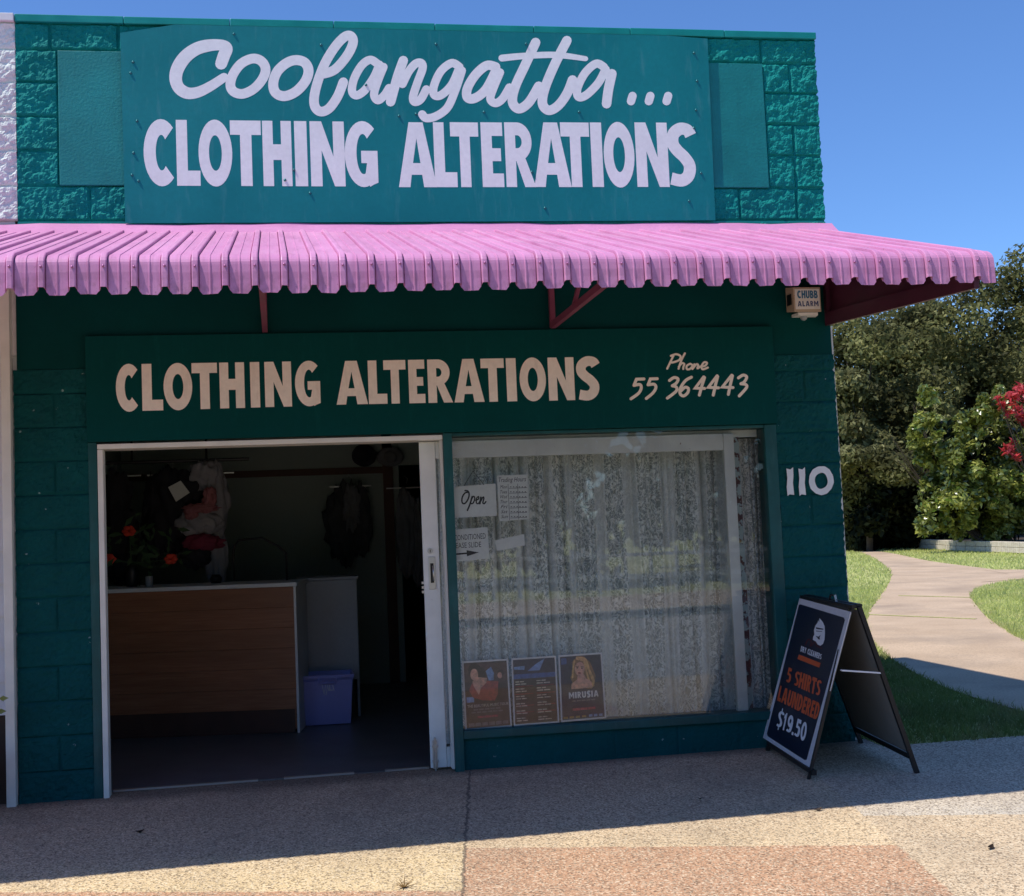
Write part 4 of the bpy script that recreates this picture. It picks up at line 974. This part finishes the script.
put_word(W, 'DRY CLEANERS', z5([(231, 250), (323, 287), (319, 312), (226, 275)]), .09)
put_word(W, '$19.50', z5([(134, 536), (260, 598), (246, 680), (117, 610)]), .06)
W.build('white_lettering', 'print_white', ab)
W = Writer(FPN, .0025, .00003)
put_word(W, '5 SHIRTS', z5([(172, 346), (322, 404), (311, 478), (161, 412)]), .06)
put_word(W, 'LAUNDERED', z5([(136, 428), (318, 508), (302, 584), (122, 494)]), .06)
W.poly(z5([(220, 289), (317, 327), (311, 348), (213, 309)]))
W.build('orange_lettering', 'orange', ab)
W = Writer(FPN, .0025, .00003)
W.stroke(z5([(248, 246), (262, 222), (275, 232), (270, 250)]), 1.2); W.stroke(z5([(276, 250), (292, 232), (300, 250), (322, 262)]), 1.2); W.build('faint_script', 'dim_orange', ab)
W = Writer(FPN, .0025, .00003)
def z6(L): return [(775+x/10.54, 595+y/10.54) for x, y in L]
W.poly(z6([(452, 290), (456, 265), (468, 288), (470, 243), (505, 285), (525, 330), (528, 400), (524, 470), (508, 515), (480, 535), (452, 522), (432, 490), (400, 472), (404, 440), (416, 420), (412, 370), (430, 320)]))
W.build('logo_emblem', 'print_white', ab)
W = Writer(FPN, .004, .00003)
W.poly(z6([(432, 340), (470, 348), (512, 356), (512, 366), (470, 364), (438, 358)])); W.poly(z6([(436, 376), (500, 384), (500, 389), (438, 384)])); W.poly(z6([(430, 430), (460, 440), (484, 420), (472, 450), (478, 470), (460, 468), (448, 452)]))
W.build('logo_cutout', 'navy', ab)
nB = np.cross(B1-T1, T2-T1); nB /= np.linalg.norm(nB); nB = nB if nB[0] > 0 else -nB
hx = np.array([.045, -.006, 0])
S1, S2 = T1+hx, T2+hx
def back_pt(s_, t): return lerp(lerp(S1, B1, t), lerp(S2, B2, t), s_)
face(back_pt(.02, .02), back_pt(.98, .02), back_pt(.98, .88), back_pt(.02, .88), nB, 0, .004, 'board_back', 'back_panel')
face(*[q-nF*.0045 for q in qb], nF, 0, .003, 'board_back', 'front_lining')
for a, b_, wd_ in ((T1-nF*.016+ax*.02, F1-nF*.016+ax*.02, .022), (T2-nF*.013-ax*.045, F2-nF*.013-ax*.04, .016), (S1, B1, .024), (S2, B2, .024)):
    MB().bar(tuple(a), tuple(b_), wd_, wd_, tuple(ax)).build('leg', 'black_paint', ab)
MB().bar(tuple(T1-nF*.02+np.array([0, 0, .006])), tuple(T2-nF*.02+np.array([0, 0, .006])), .03, .022).build('top_rail', 'black_paint', ab)
MB().bar(tuple(S1+np.array([.004, 0, .004])), tuple(S2+np.array([.004, 0, .004])), .03, .022).build('top_rail', 'black_paint', ab)
MB().bar(tuple(back_pt(.01, .9)), tuple(back_pt(.99, .9)), .028, .028).build('bottom_rail', 'black_paint', ab)
MB().bar(tuple(lerp(T1, F1, .95)-nF*.02), tuple(lerp(T2, F2, .95)-nF*.02), .026, .026).build('bottom_rail', 'black_paint', ab)
MB().bar(tuple(lerp(T2, F2, .36)-nF*.03), tuple(lerp(S2, B2, .40)), .022, .008).build('stay', 'print_white', ab)
MB().bar(tuple(lerp(T1, F1, .36)-nF*.03), tuple(lerp(S1, B1, .40)), .02, .006).build('stay', 'steel', ab)
hm = lerp(T1, T2, .62)
MB().tube([tuple(hm-ax*.05+np.array([.02, 0, .016])), tuple(hm-ax*.03+np.array([.02, 0, .045])), tuple(hm+ax*.03+np.array([.02, 0, .045])), tuple(hm+ax*.05+np.array([.02, 0, .016]))], .006).build('handle', 'black_paint', ab)
MB().bar(tuple(hm+ax*.05+np.array([.02, 0, .01])), tuple(hm+ax*.045+np.array([.015, 0, .05])), .012, .006).build('latch', 'steel', ab)

# ------------------------------------------------------------------ inside the shop
ct = thing('shop_counter', (.9, 2.1, .004), 'timber boarded counter with white edged top inside the doorway', 'counter')
A_, B_ = np.array([.03, 2.077]), np.array([1.572, 1.817]); dv = (B_-A_)/np.linalg.norm(B_-A_); nv = np.array([-dv[1], dv[0]])
cb = MB()
for k in range(7):
    z0 = .03+k*.1515; ins = .02 if k == 0 else 0.0
    a, b_ = A_+nv*ins, B_+nv*ins
    cb.prism([(a[0], a[1], z0), (b_[0], b_[1], z0), (b_[0], b_[1], z0+.1505), (a[0], a[1], z0+.1505)], (nv[0]*.02, nv[1]*.02, 0))
a, b_ = A_+nv*.012, B_+nv*.012
cb.build('front_boards', 'wood', ct, bevel=.0015)
MB().prism([(a[0], a[1], .006), (b_[0]-.02, b_[1], .006), (b_[0]-.02, b_[1], 1.085), (a[0], a[1], 1.085)], (nv[0]*.5, nv[1]*.5, 0)).build('carcass', 'dark_wood', ct)
a, b_ = A_-nv*.03, B_-nv*.03+dv*.03
MB().prism([(a[0], a[1], 1.092), (b_[0], b_[1], 1.092), (b_[0], b_[1], 1.122), (a[0], a[1], 1.122)], (nv[0]*.6, nv[1]*.6, 0)).build('counter_top', 'paper', ct, bevel=.003)
a = B_-nv*.004
MB().prism([(a[0], a[1], .006), (a[0]+dv[0]*.018, a[1]+dv[1]*.018, .006), (a[0]+dv[0]*.018, a[1]+dv[1]*.018, 1.09), (a[0], a[1], 1.09)], (nv[0]*.52, nv[1]*.52, 0)).build('end_panel', 'paper', ct)
gp = thing('side_desk', (1.85, 2.55, .004), 'plain grey laminate desk panel standing behind the blue tub', 'desk')
MB().box(1.625, 2.085, 2.42, 2.44, .30, 1.10).build('front_panel', 'grey_panel', gp, bevel=.003)
MB().box(1.625, 1.645, 2.442, 2.85, .004, 1.10).box(2.065, 2.085, 2.442, 2.85, .004, 1.10).build('side_panel', 'grey_panel', gp)
MB().box(1.61, 2.10, 2.41, 2.87, 1.102, 1.125).build('desk_top', 'grey_panel', gp, bevel=.003)
tb = thing('storage_tub', (1.81, 2.2, .004), 'translucent blue plastic storage tub on the shop floor beside the counter', 'tub')
b = MB()
def ring(z, hx_, hy_): return [(1.812+sx*hx_, 2.2+sy*hy_, z) for sx, sy in ((-1, -1), (1, -1), (1, 1), (-1, 1))]
zs_ = [(.008, .172, .12), (.10, .180, .128), (.345, .195, .14), (.365, .207, .152), (.39, .209, .154), (.39, .197, .142), (.05, .17, .118)]
for z, a, c in zs_: b.v += ring(z, a, c)
for k in range(len(zs_)-1):
    for i in range(4): b.f.append((k*4+i, k*4+(i+1) % 4, k*4+4+(i+1) % 4, k*4+4+i)); b.mi.append(0)
b.f += [(3, 2, 1, 0), (24, 25, 26, 27)]; b.mi += [0, 0]
b.build('tub_body', 'tub', tb, bevel=.006)
MB().tube([(1.745, 2.055, .36), (1.745, 2.038, .33), (1.879, 2.038, .33), (1.879, 2.055, .36)], .008).build('handle', 'tub', tb)
W = Writer(lambda x, z, h: (x, 2.058-h+(.27-z)*.06, z), .003); [W.stroke(p_, .007, smooth=False) for p_ in ([(1.772, .313), (1.785, .24), (1.797, .313)], [(1.800, .24), (1.812, .31), (1.822, .27)], [(1.828, .313), (1.830, .273), (1.85, .273)], [(1.852, .31), (1.862, .27)])]; W.build('label_marks', 'print_white', tb)
# hanging clothes
def garment(name, label, parts, hook):
    t = thing(name, hook, label, 'clothing'); 
    for nm, mt, blobs in parts:
        b = MB()
        for c, r_, am, sd in blobs: b.blob(c, r_, 42, 22, am*1.2, 3.4, 0, sd, .10)
        b.build(nm, mt, t, True)
    b = MB().tube([(hook[0], hook[1], hook[2]), (hook[0]+.01, hook[1], hook[2]+.05), (hook[0]-.02, hook[1], hook[2]+.075), (hook[0]-.03, hook[1], hook[2]+.05)], .003, 5).bar((hook[0]-.2, hook[1], hook[2]-.04), (hook[0]+.2, hook[1], hook[2]-.04), .012, .012)
    b.build('hanger', 'steel', t); return t
rl = MB().tube([(.02, 2.75, 2.12), (1.25, 2.75, 2.12)], .014, 8).tube([(.9, 2.75, 2.12), (.9, 2.75, 2.615)], .01, 6).tube([(.3, 2.75, 2.12), (.3, 2.75, 2.615)], .01, 6)
tag(rl.build('clothes_rail', 'black'), 'dark hanging clothes rail above the counter at left', 'rail')
garment('dark_jacket', 'bulky black garment with a white paper tag on the rail', [('body', 'cloth_dark', [((.62, 2.74, 1.72), (.20, .12, .33), .35, 1), ((.48, 2.76, 1.66), (.10, .09, .34), .3, 2), ((.74, 2.72, 1.86), (.15, .10, .16), .4, 3)])], (.62, 2.75, 2.05))
o = MB().prism([(.60, 2.585, 1.90), (.70, 2.585, 1.95), (.77, 2.585, 1.85), (.66, 2.585, 1.78)], (0, .002, 0)).build('paper_tag', 'paper'); tag(o, 'white paper tag pinned on the black garment on the rail', 'tag')
t = garment('fluffy_costume', 'white fluffy costume with pink satin bow hanging above the counter', [('body', 'cloth_white', [((.88, 2.70, 1.98), (.13, .09, .13), .2, 4), ((.96, 2.72, 1.78), (.11, .09, .30), .25, 5), ((.84, 2.64, 1.60), (.17, .09, .10), .3, 6), ((.96, 2.73, 1.32), (.09, .07, .26), .2, 7)]),
        ('bow', 'cloth_pink', [((.86, 2.55, 1.72), (.13, .04, .035), .5, 8), ((.93, 2.56, 1.80), (.05, .04, .09), .4, 9), ((.78, 2.55, 1.69), (.05, .03, .06), .4, 10)]), ('sash', 'cloth_red', [((.86, 2.60, 1.44), (.16, .07, .07), .2, 11)]), ('skirt', 'cloth_dark', [((.80, 2.62, 1.33), (.11, .08, .10), .2, 12)])], (.92, 2.75, 2.05))
garment('dark_dress', 'black dress hanging at the left end of the rail behind the flowers', [('body', 'cloth_dark', [((.16, 2.74, 1.85), (.13, .09, .20), .3, 14), ((.18, 2.72, 1.50), (.15, .10, .34), .3, 15)])], (.17, 2.75, 2.05))
t = garment('grey_garments', 'bundle of dark grey clothes hung on the back partition', [('body', 'cloth_mid', [((2.10, 4.22, 1.55), (.17, .09, .36), .35, 16), ((2.25, 4.20, 1.60), (.10, .08, .33), .3, 17)]), ('pale_top', 'cloth_grey', [((2.17, 4.10, 1.72), (.07, .05, .20), .5, 18)])], (2.17, 4.22, 1.96))
garment('long_coat', 'long pale grey coat hanging beside the dark inner doorway', [('body', 'cloth_grey', [((2.70, 4.26, 1.45), (.10, .07, .42), .2, 20), ((2.80, 4.25, 1.35), (.06, .06, .40), .25, 21)])], (2.72, 4.27, 1.93))
# flowers in a vase on the counter
fv = thing('flower_vase', (.33, 2.33, 1.122), 'vase of orange red flowers with dark leaves on the counter', 'flowers')
MB().tube([(.33, 2.33, 1.123), (.33, 2.33, 1.15), (.33, 2.33, 1.24), (.33, 2.33, 1.29)], [.04, .055, .045, .05], 14).build('vase', 'black', fv, True)
for k, (u, v) in enumerate(((129, 531), (109, 559), (171, 559), (181, 557))):
    if k == 3: continue
    p = at(u, v, 2.30)
    MB().tube([(.33, 2.33, 1.31), (lerp(.33, p[0], .6), 2.32, lerp(1.28, p[2], .7)), (p[0], 2.31, p[2])], .004, 5).build('stem', 'stem', fv)
    b = MB()
    for j in range(6):
        a = j*math.pi/3+k; b.blob((p[0]+.028*math.cos(a), 2.29+.008*(j % 2), p[2]+.024*math.sin(a)), (.027, .008, .019), 8, 6, .3, 3, 0, j)
    b.build('bloom', 'flower', fv, True)
lf = MB()
for j in range(70):
    p = np.array([random.gauss(.36, .16), random.gauss(2.36, .06), random.gauss(1.43, .11)]); s_ = random.uniform(.03, .06); a = random.uniform(0, 6.31)
    d = np.array([math.cos(a), random.uniform(-.5, .5), math.sin(a)])*s_; e = np.array([-math.sin(a), random.uniform(-.5, .5), math.cos(a)])*s_*.35
    lf.poly([tuple(q) for q in (p-d, p-e, p+d, p+e)])
lf.build('foliage', 'stem', fv)
hoop = [(at(u, v, 2.25)) for u, v in ((234, 580), (233, 562), (234, 546), (239, 540), (262, 538), (278, 546), (286, 553), (287, 580))]
tag(MB().tube([tuple(p) for p in hoop], .009, 6).build('wire_stand', 'black', None, True), 'thin black wire hoop stand on the counter top', 'stand')
for i, (u, v, mt, lb_) in enumerate(((364, 455.5, 'cloth_dark', 'round black hat on the shelf above the partition rail'), (390, 457, 'cloth_grey', 'round grey basket hat on the shelf beside the black one'))):
    p = at(u, v, 4.3)
    h_ = thing('hat', (p[0], p[1], p[2]), lb_, 'hat', 'hats above the partition')
    MB().blob((p[0], p[1], p[2]), (.12, .03, .11) if i == 0 else (.135, .03, .095), 22, 10, .04).build('brim', mt, h_, True)
    MB().blob((p[0], p[1]-.03, p[2]), (.065, .05, .06), 16, 10).build('crown', mt, h_, True)
bt = MB()
p = at(216, 577, 2.3); q = at(262, 577, 2.3)
tag(MB().tube([(p[0], 2.3, 1.123), (p[0], 2.3, 1.16), (p[0], 2.3, 1.19)], [.04, .05, .03], 12).build('thread_bowl', 'black', None, True), 'small black bowl on the counter beside the wire stand', 'bowl')
p = at(149, 579, 2.2)
tag(MB().tube([(p[0], 2.2, 1.123), (p[0], 2.2, 1.2)], [.028, .028], 12).build('paper_cup', 'grey_panel'), 'small grey cup at the left end of the counter top', 'cup')

# ------------------------------------------------------------------ plants and trees
def leaves(centres, radii, n, size, mat, name, parent, shell=.55, aspect=.5, up=.3, seed=1):
    g = np.random.default_rng(seed); C_ = np.array(centres, float); Rr = np.array(radii, float)
    if Rr.ndim == 1: Rr = np.repeat(Rr[:, None], 3, 1)
    vol = (Rr[:, 0]*Rr[:, 1]*Rr[:, 2])**.72; k = g.choice(len(C_), n, p=vol/vol.sum())
    d = g.normal(size=(n, 3)); d /= np.linalg.norm(d, axis=1)[:, None]
    rad = shell+(1-shell)*g.random(n)**.6; rad *= 1+.16*g.normal(size=n)
    p = C_[k]+d*Rr[k]*rad[:, None]
    nrm = d*.6+g.normal(size=(n, 3))*.7+np.array([0, 0, up]); nrm /= np.linalg.norm(nrm, axis=1)[:, None]
    t = np.cross(nrm, g.normal(size=(n, 3))); t /= np.linalg.norm(t, axis=1)[:, None]; b = np.cross(nrm, t)
    s_ = size*(.6+.8*g.random(n))[:, None]
    V = np.empty((n, 4, 3)); V[:, 0] = p-t*s_; V[:, 1] = p-b*s_*aspect+nrm*s_*.1; V[:, 2] = p+t*s_; V[:, 3] = p+b*s_*aspect+nrm*s_*.1
    off = np.array(parent.location); V = V-off
    me = bpy.data.meshes.new(name); me.vertices.add(4*n); me.vertices.foreach_set('co', V.ravel())
    me.loops.add(4*n); me.loops.foreach_set('vertex_index', np.arange(4*n)); me.polygons.add(n)
    me.polygons.foreach_set('loop_start', np.arange(0, 4*n, 4)); me.polygons.foreach_set('loop_total', np.full(n, 4))
    me.materials.append(M[mat]); me.update(); me.validate()
    o = bpy.data.objects.new(name, me); COL.objects.link(o); o.parent = parent; return o
def tree(name, label, cat, base, hgt, rad, mat, n, size, seed, group=None, nb_=26, lowf=.25, trunk_r=.2):
    g = random.Random(seed); z0 = gz(*base)
    r = thing(name, (base[0], base[1], z0), label, cat, group)
    cs, rs_ = [], []
    tk = MB(); top = Vector((base[0]+g.uniform(-.3, .3), base[1], z0+hgt*.55))
    mid = Vector((base[0]+g.uniform(-.2, .2), base[1], z0+hgt*.31))
    tk.tube([(base[0], base[1], z0-.1), tuple(mid), tuple(top)], [trunk_r, trunk_r*.75, trunk_r*.4], 10)
    for k in range(nb_):
        t = g.random(); a = g.uniform(0, 6.313); z = z0+hgt*(lowf+(1-lowf)*t*.93); prof_ = math.sin(math.pi*min(1, .18+.80*t))**.6
        d = rad*prof_*math.sqrt(g.random())*.95; c = (base[0]+d*math.cos(a), base[1]+d*math.sin(a), z)
        q = rad*g.uniform(.20, .40); cs.append(c); rs_.append((q*1.1, q*1.1, q*.8))
        if k % 2 == 0:
            s_ = mid.lerp(top, g.random()); m_ = s_.lerp(Vector(c), .5)+Vector((0, 0, -.1)); tk.tube([tuple(s_), tuple(m_), c], [trunk_r*.35, trunk_r*.2, trunk_r*.08], 6)
    tk.build('trunk', 'bark', r, True)
    leaves(cs, rs_, n, size, mat, 'crown', r, .45, .5, .3, seed)
    return r
GT = 'big trees at the end of the park path'
tree('park_tree', 'dark olive tree directly right of the shop wall beyond the path', 'tree', (23.4, 34.5), 8.8, 3.7, 'leaf_dark', 36000, .105, 3, GT, 34, .12)
tree('park_tree', 'tall olive tree at the right edge reaching above the awning end', 'tree', (30.2, 35.5), 11.9, 4.2, 'leaf_dark', 36000, .105, 8, GT, 30, .2)
tree('park_tree', 'broad dark tree in the middle behind the bright bush', 'tree', (26.8, 36.5), 9.9, 3.6, 'leaf_dark', 30000, .105, 12, GT, 30, .12)
tree('park_tree', 'low grey green tree leaning out near the shop corner', 'tree', (21.9, 31.8), 6.4, 1.8, 'leaf_grey', 12000, .095, 17, GT, 16, .35, .12)
tree('park_tree', 'deep shaded tree filling the gap behind the low grey green one', 'tree', (24.8, 40), 7.4, 4.6, 'leaf_shade', 14000, .2, 21, GT, 28, .02)
tree('park_tree', 'shadowy tree far right behind the red leaved shrub', 'tree', (32.0, 40.0), 8.2, 4.6, 'leaf_shade', 12000, .2, 27, GT, 28, .02)
tree('understorey_shrub', 'dark low shrub under the trees left of the garden bed', 'shrub', (24.6, 33.6), 3.0, 2.2, 'leaf_shade', 7000, .14, 33, None, 16, .05, .06)
tree('understorey_shrub', 'deep shadowed shrub at the foot of the trees close to the shop wall', 'shrub', (22.0, 32.6), 2.8, 1.7, 'leaf_shade', 6000, .14, 35, None, 14, .05, .06)
# bright leafy bush in the stone edged bed
bs = thing('garden_bush', (24.4, 27.4, gz(24)), 'bright yellow green leafy bush in the low walled garden bed', 'bush')
cs, rs_ = [], []
g = random.Random(5)
for u, v, q in ((925, 395, .35), (925, 425, .5), (930, 450, .55), (950, 430, .6), (972, 420, .6), (990, 410, .55), (962, 455, .8), (985, 450, .7), (1010, 440, .8), (930, 480, .7), (955, 490, .8), (985, 485, .85), (1012, 480, .8), (932, 515, .65), (958, 520, .7), (985, 520, .75), (1012, 518, .75), (1030, 460, .9), (1032, 510, .8), (1045, 430, .8), (1005, 400, .5), (915, 440, .3)):
    p = at(u, v, 27.2+g.uniform(-.6, .9))
    for k in range(11):
        a, b_ = g.uniform(0, 6.313), g.uniform(-1.1, 1.0); q2 = q*g.uniform(.22, .46)
        rr_ = q*g.uniform(.3, .85); cs.append((p[0]+rr_*math.cos(a), p[1]+rr_*math.sin(a), max(.5, p[2]+q*.62*b_))); rs_.append(q2)
leaves(cs, rs_, 26000, .095, 'leaf_bright', 'foliage', bs, .45, .5, .6, 41)
leaves([tuple(at(u, v, 28.0)) for u, v in ((950, 450), (985, 450), (1015, 460), (945, 500), (980, 500), (1015, 505), (1040, 490))], [.85]*7, 7000, .12, 'leaf_shade', 'inner_foliage', bs, .2, .5, .4, 44)
tk = MB()
for c in cs[::7]: tk.tube([(24.4+g.uniform(-.5, .5), 27.6, gz(24)), (lerp(24.4, c[0], .5), 28.2, 1.2), (c[0], 28.3, c[2]-.4)], [.05, .035, .01], 5)
tk.build('branches', 'bark', bs)
rsb = thing('red_shrub', (26.2, 26.4, gz(24)), 'red leaved shrub growing at the right edge in front of the bush', 'shrub')
cs, rs_ = [], []
for u, v, q in ((1012, 398, .22), (1021, 390, .24), (1002, 405, .18), (1017, 410, .20), (1009, 414, .16), (1022, 418, .2), (1008, 450, .20), (1017, 458, .16), (1013, 443, .14), (1034, 420, .4), (1040, 450, .4), (1030, 396, .3), (998, 398, .12)):
    cs.append(tuple(at(u, v, 26.1+g.uniform(-.2, .2)))); rs_.append(q*.85)
leaves(cs, rs_, 850, .13, 'leaf_red', 'foliage', rsb, .3, .26, .6, 43)
tk = MB()
for c in cs: tk.tube([(26.2, 26.4, gz(24)), (lerp(26.2, c[0], .6), 26.2, 1.8), c], [.04, .03, .01], 5)
tk.build('branches', 'bark', rsb)
gb = thing('garden_bed', (23.8, 27, gz(23)), 'low pale stone edged garden bed under the bright bush', 'garden bed')
b = MB(); line = [at_g(921, 548.5), at_g(960, 551), at_g(1000, 552.5), at_g(1024, 553.5), at_g(1060, 555)]
for p, q in zip(line[:-1], line[1:]):
    for k in range(4):
        for zz in range(2):
            a = lerp(p, q, k/4+.02*zz); c = lerp(p, q, (k+1)/4-.01+.02*zz); b.bar((a[0], a[1], gz(a[0])+.09+.165*zz), (c[0], c[1], gz(c[0])+.09+.165*zz), .25, .158)
b.build('stone_edging', 'stone', gb, bevel=.012)
b = MB(); b.poly([(p[0]+.15, p[1], gz(p[0])+.26) for p in line]+[(line[-1][0]+6, line[-1][1]+3, gz(30)+.26), (line[0][0]+6, line[0][1]+6, gz(30)+.26)]); b.build('soil', 'soil', gb)
b = MB(); b.poly([(22.5, 31.5, .10), (24.5, 30.5, .10), (33, 33, .10), (40, 45, .10), (24, 50, .10), (22.6, 38, .10)])
tag(b.build('tree_litter', 'soil', origin=(0, 0, 0)), kind='structure')
# pot plant at the neighbour's step
pp = thing('pot_plant', (-.34, -.25, gz(-.3)), 'small leafy plant poking in at the left edge by the white post', 'plant')
MB().tube([(-.34, -.25, gz(-.3)), (-.34, -.25, .2), (-.34, -.25, .34), (-.34, -.25, .33)], [.10, .13, .15, .12], 16).build('pot', 'brown', pp, True)
b = MB(); lv = MB()
for k, (dx, dz) in enumerate(((.26, .30), (.10, .5), (-.1, .45), (-.25, .3), (.05, .35), (.23, .22))):
    tip = (-.34+dx, -.25+.04*(k % 3-1), .34+dz); b.tube([(-.34, -.25, .32), (-.34+dx*.4, -.25, .34+dz*.7), tip], .006, 5)
    for j in range(5):
        a = j*1.26+k; c = np.array(tip); d = np.array([math.cos(a)*.045, math.sin(a)*.03, .02*math.sin(3*a)]); e = np.array([-math.sin(a), math.cos(a)*.3, .8])*.018
        lv.poly([tuple(c), tuple(c+d*.5-e), tuple(c+d*1.2), tuple(c+d*.5+e)])
b.build('stems', 'stem', pp); lv.build('leaves', 'leaf_bright', pp)
# weed tuft and a few dry leaves on the paving
p = at_g(404, 888); wd_ = thing('weed_tuft', (p[0], p[1], gz(p[0], p[1])), 'tiny dry weed tuft growing in the sunlit paving', 'weed')
b = MB()
for k in range(16):
    a = k*.7; l_ = random.uniform(.03, .075); d = np.array([math.cos(a)*l_, math.sin(a)*l_, random.uniform(.015, .04)]); e = np.array([-math.sin(a), math.cos(a), 0])*.004
    c = np.array([p[0], p[1], gz(p[0], p[1])+.002]); b.poly([tuple(c-e), tuple(c+e), tuple(c+d)])
M['dry'] = leaf('dry_leaf', (.22, .13, .05), (.35, .22, .08)); M['dark_dry'] = leaf('dark_dry_leaf', (.03, .02, .012), (.06, .035, .02))
b.build('leaves', 'dry', wd_)
for u, v, s_, mt, lb_ in ((991, 849, .035, 'dark_dry', 'dark curled dry leaf on the sunlit paving at right'), (818, 811, .03, 'dark_dry', 'dry leaf at the edge of the awning shadow'), (140, 833, .028, 'dark_dry', 'dark leaf scrap on the shaded paving before the doorway'), (700, 800, .02, 'dark_dry', 'tiny dark scrap on shaded paving near the sandwich board')):
    p = at_g(u, v); z = gz(p[0], p[1])+.003; a = random.uniform(0, 3); d = np.array([math.cos(a), math.sin(a)*.7])*s_; e = np.array([-math.sin(a), math.cos(a)])*s_*.4
    b = MB(); b.add([(p[0]-d[0], p[1]-d[1], z+.012), (p[0]-e[0], p[1]-e[1], z), (p[0]+d[0], p[1]+d[1], z+.016), (p[0]+e[0], p[1]+e[1], z+.008), (p[0], p[1], z)], [(0, 1, 4), (1, 2, 4), (2, 3, 4), (3, 0, 4)])
    tag(b.build('dry_leaf', mt), lb_, 'leaf')

# ------------------------------------------------------------------ across the street (seen mirrored in the window)
fn_ = thing('street_fence', (3, -18.2, -.13), 'pale post and rail fence across the street mirrored in the window', 'fence')
M['fence'] = paint('fence_paint', (.62, .60, .55), .1, 3)
b = MB()
for k in range(0, 61): b.box(-15+k*.6, -14.92+k*.6, -18.24, -18.22, -.15, .9)
b.build('pickets', 'fence', fn_)
MB().box(-15, 21, -18.2, -18.16, .2, .31).box(-15, 21, -18.2, -18.16, .7, .78).build('rail', 'fence', fn_)
for k, (x, y, h_) in enumerate(((-6, -24, 9), (1.5, -26, 11), (9, -24.5, 10), (16, -26, 9))):
    tree('street_tree', 'dense tree across the street mirrored in the shop window', 'tree', (x, y), h_, 4.6, 'leaf_dark', 5000, .3, 60+k, 'trees across the street', 20, .08)
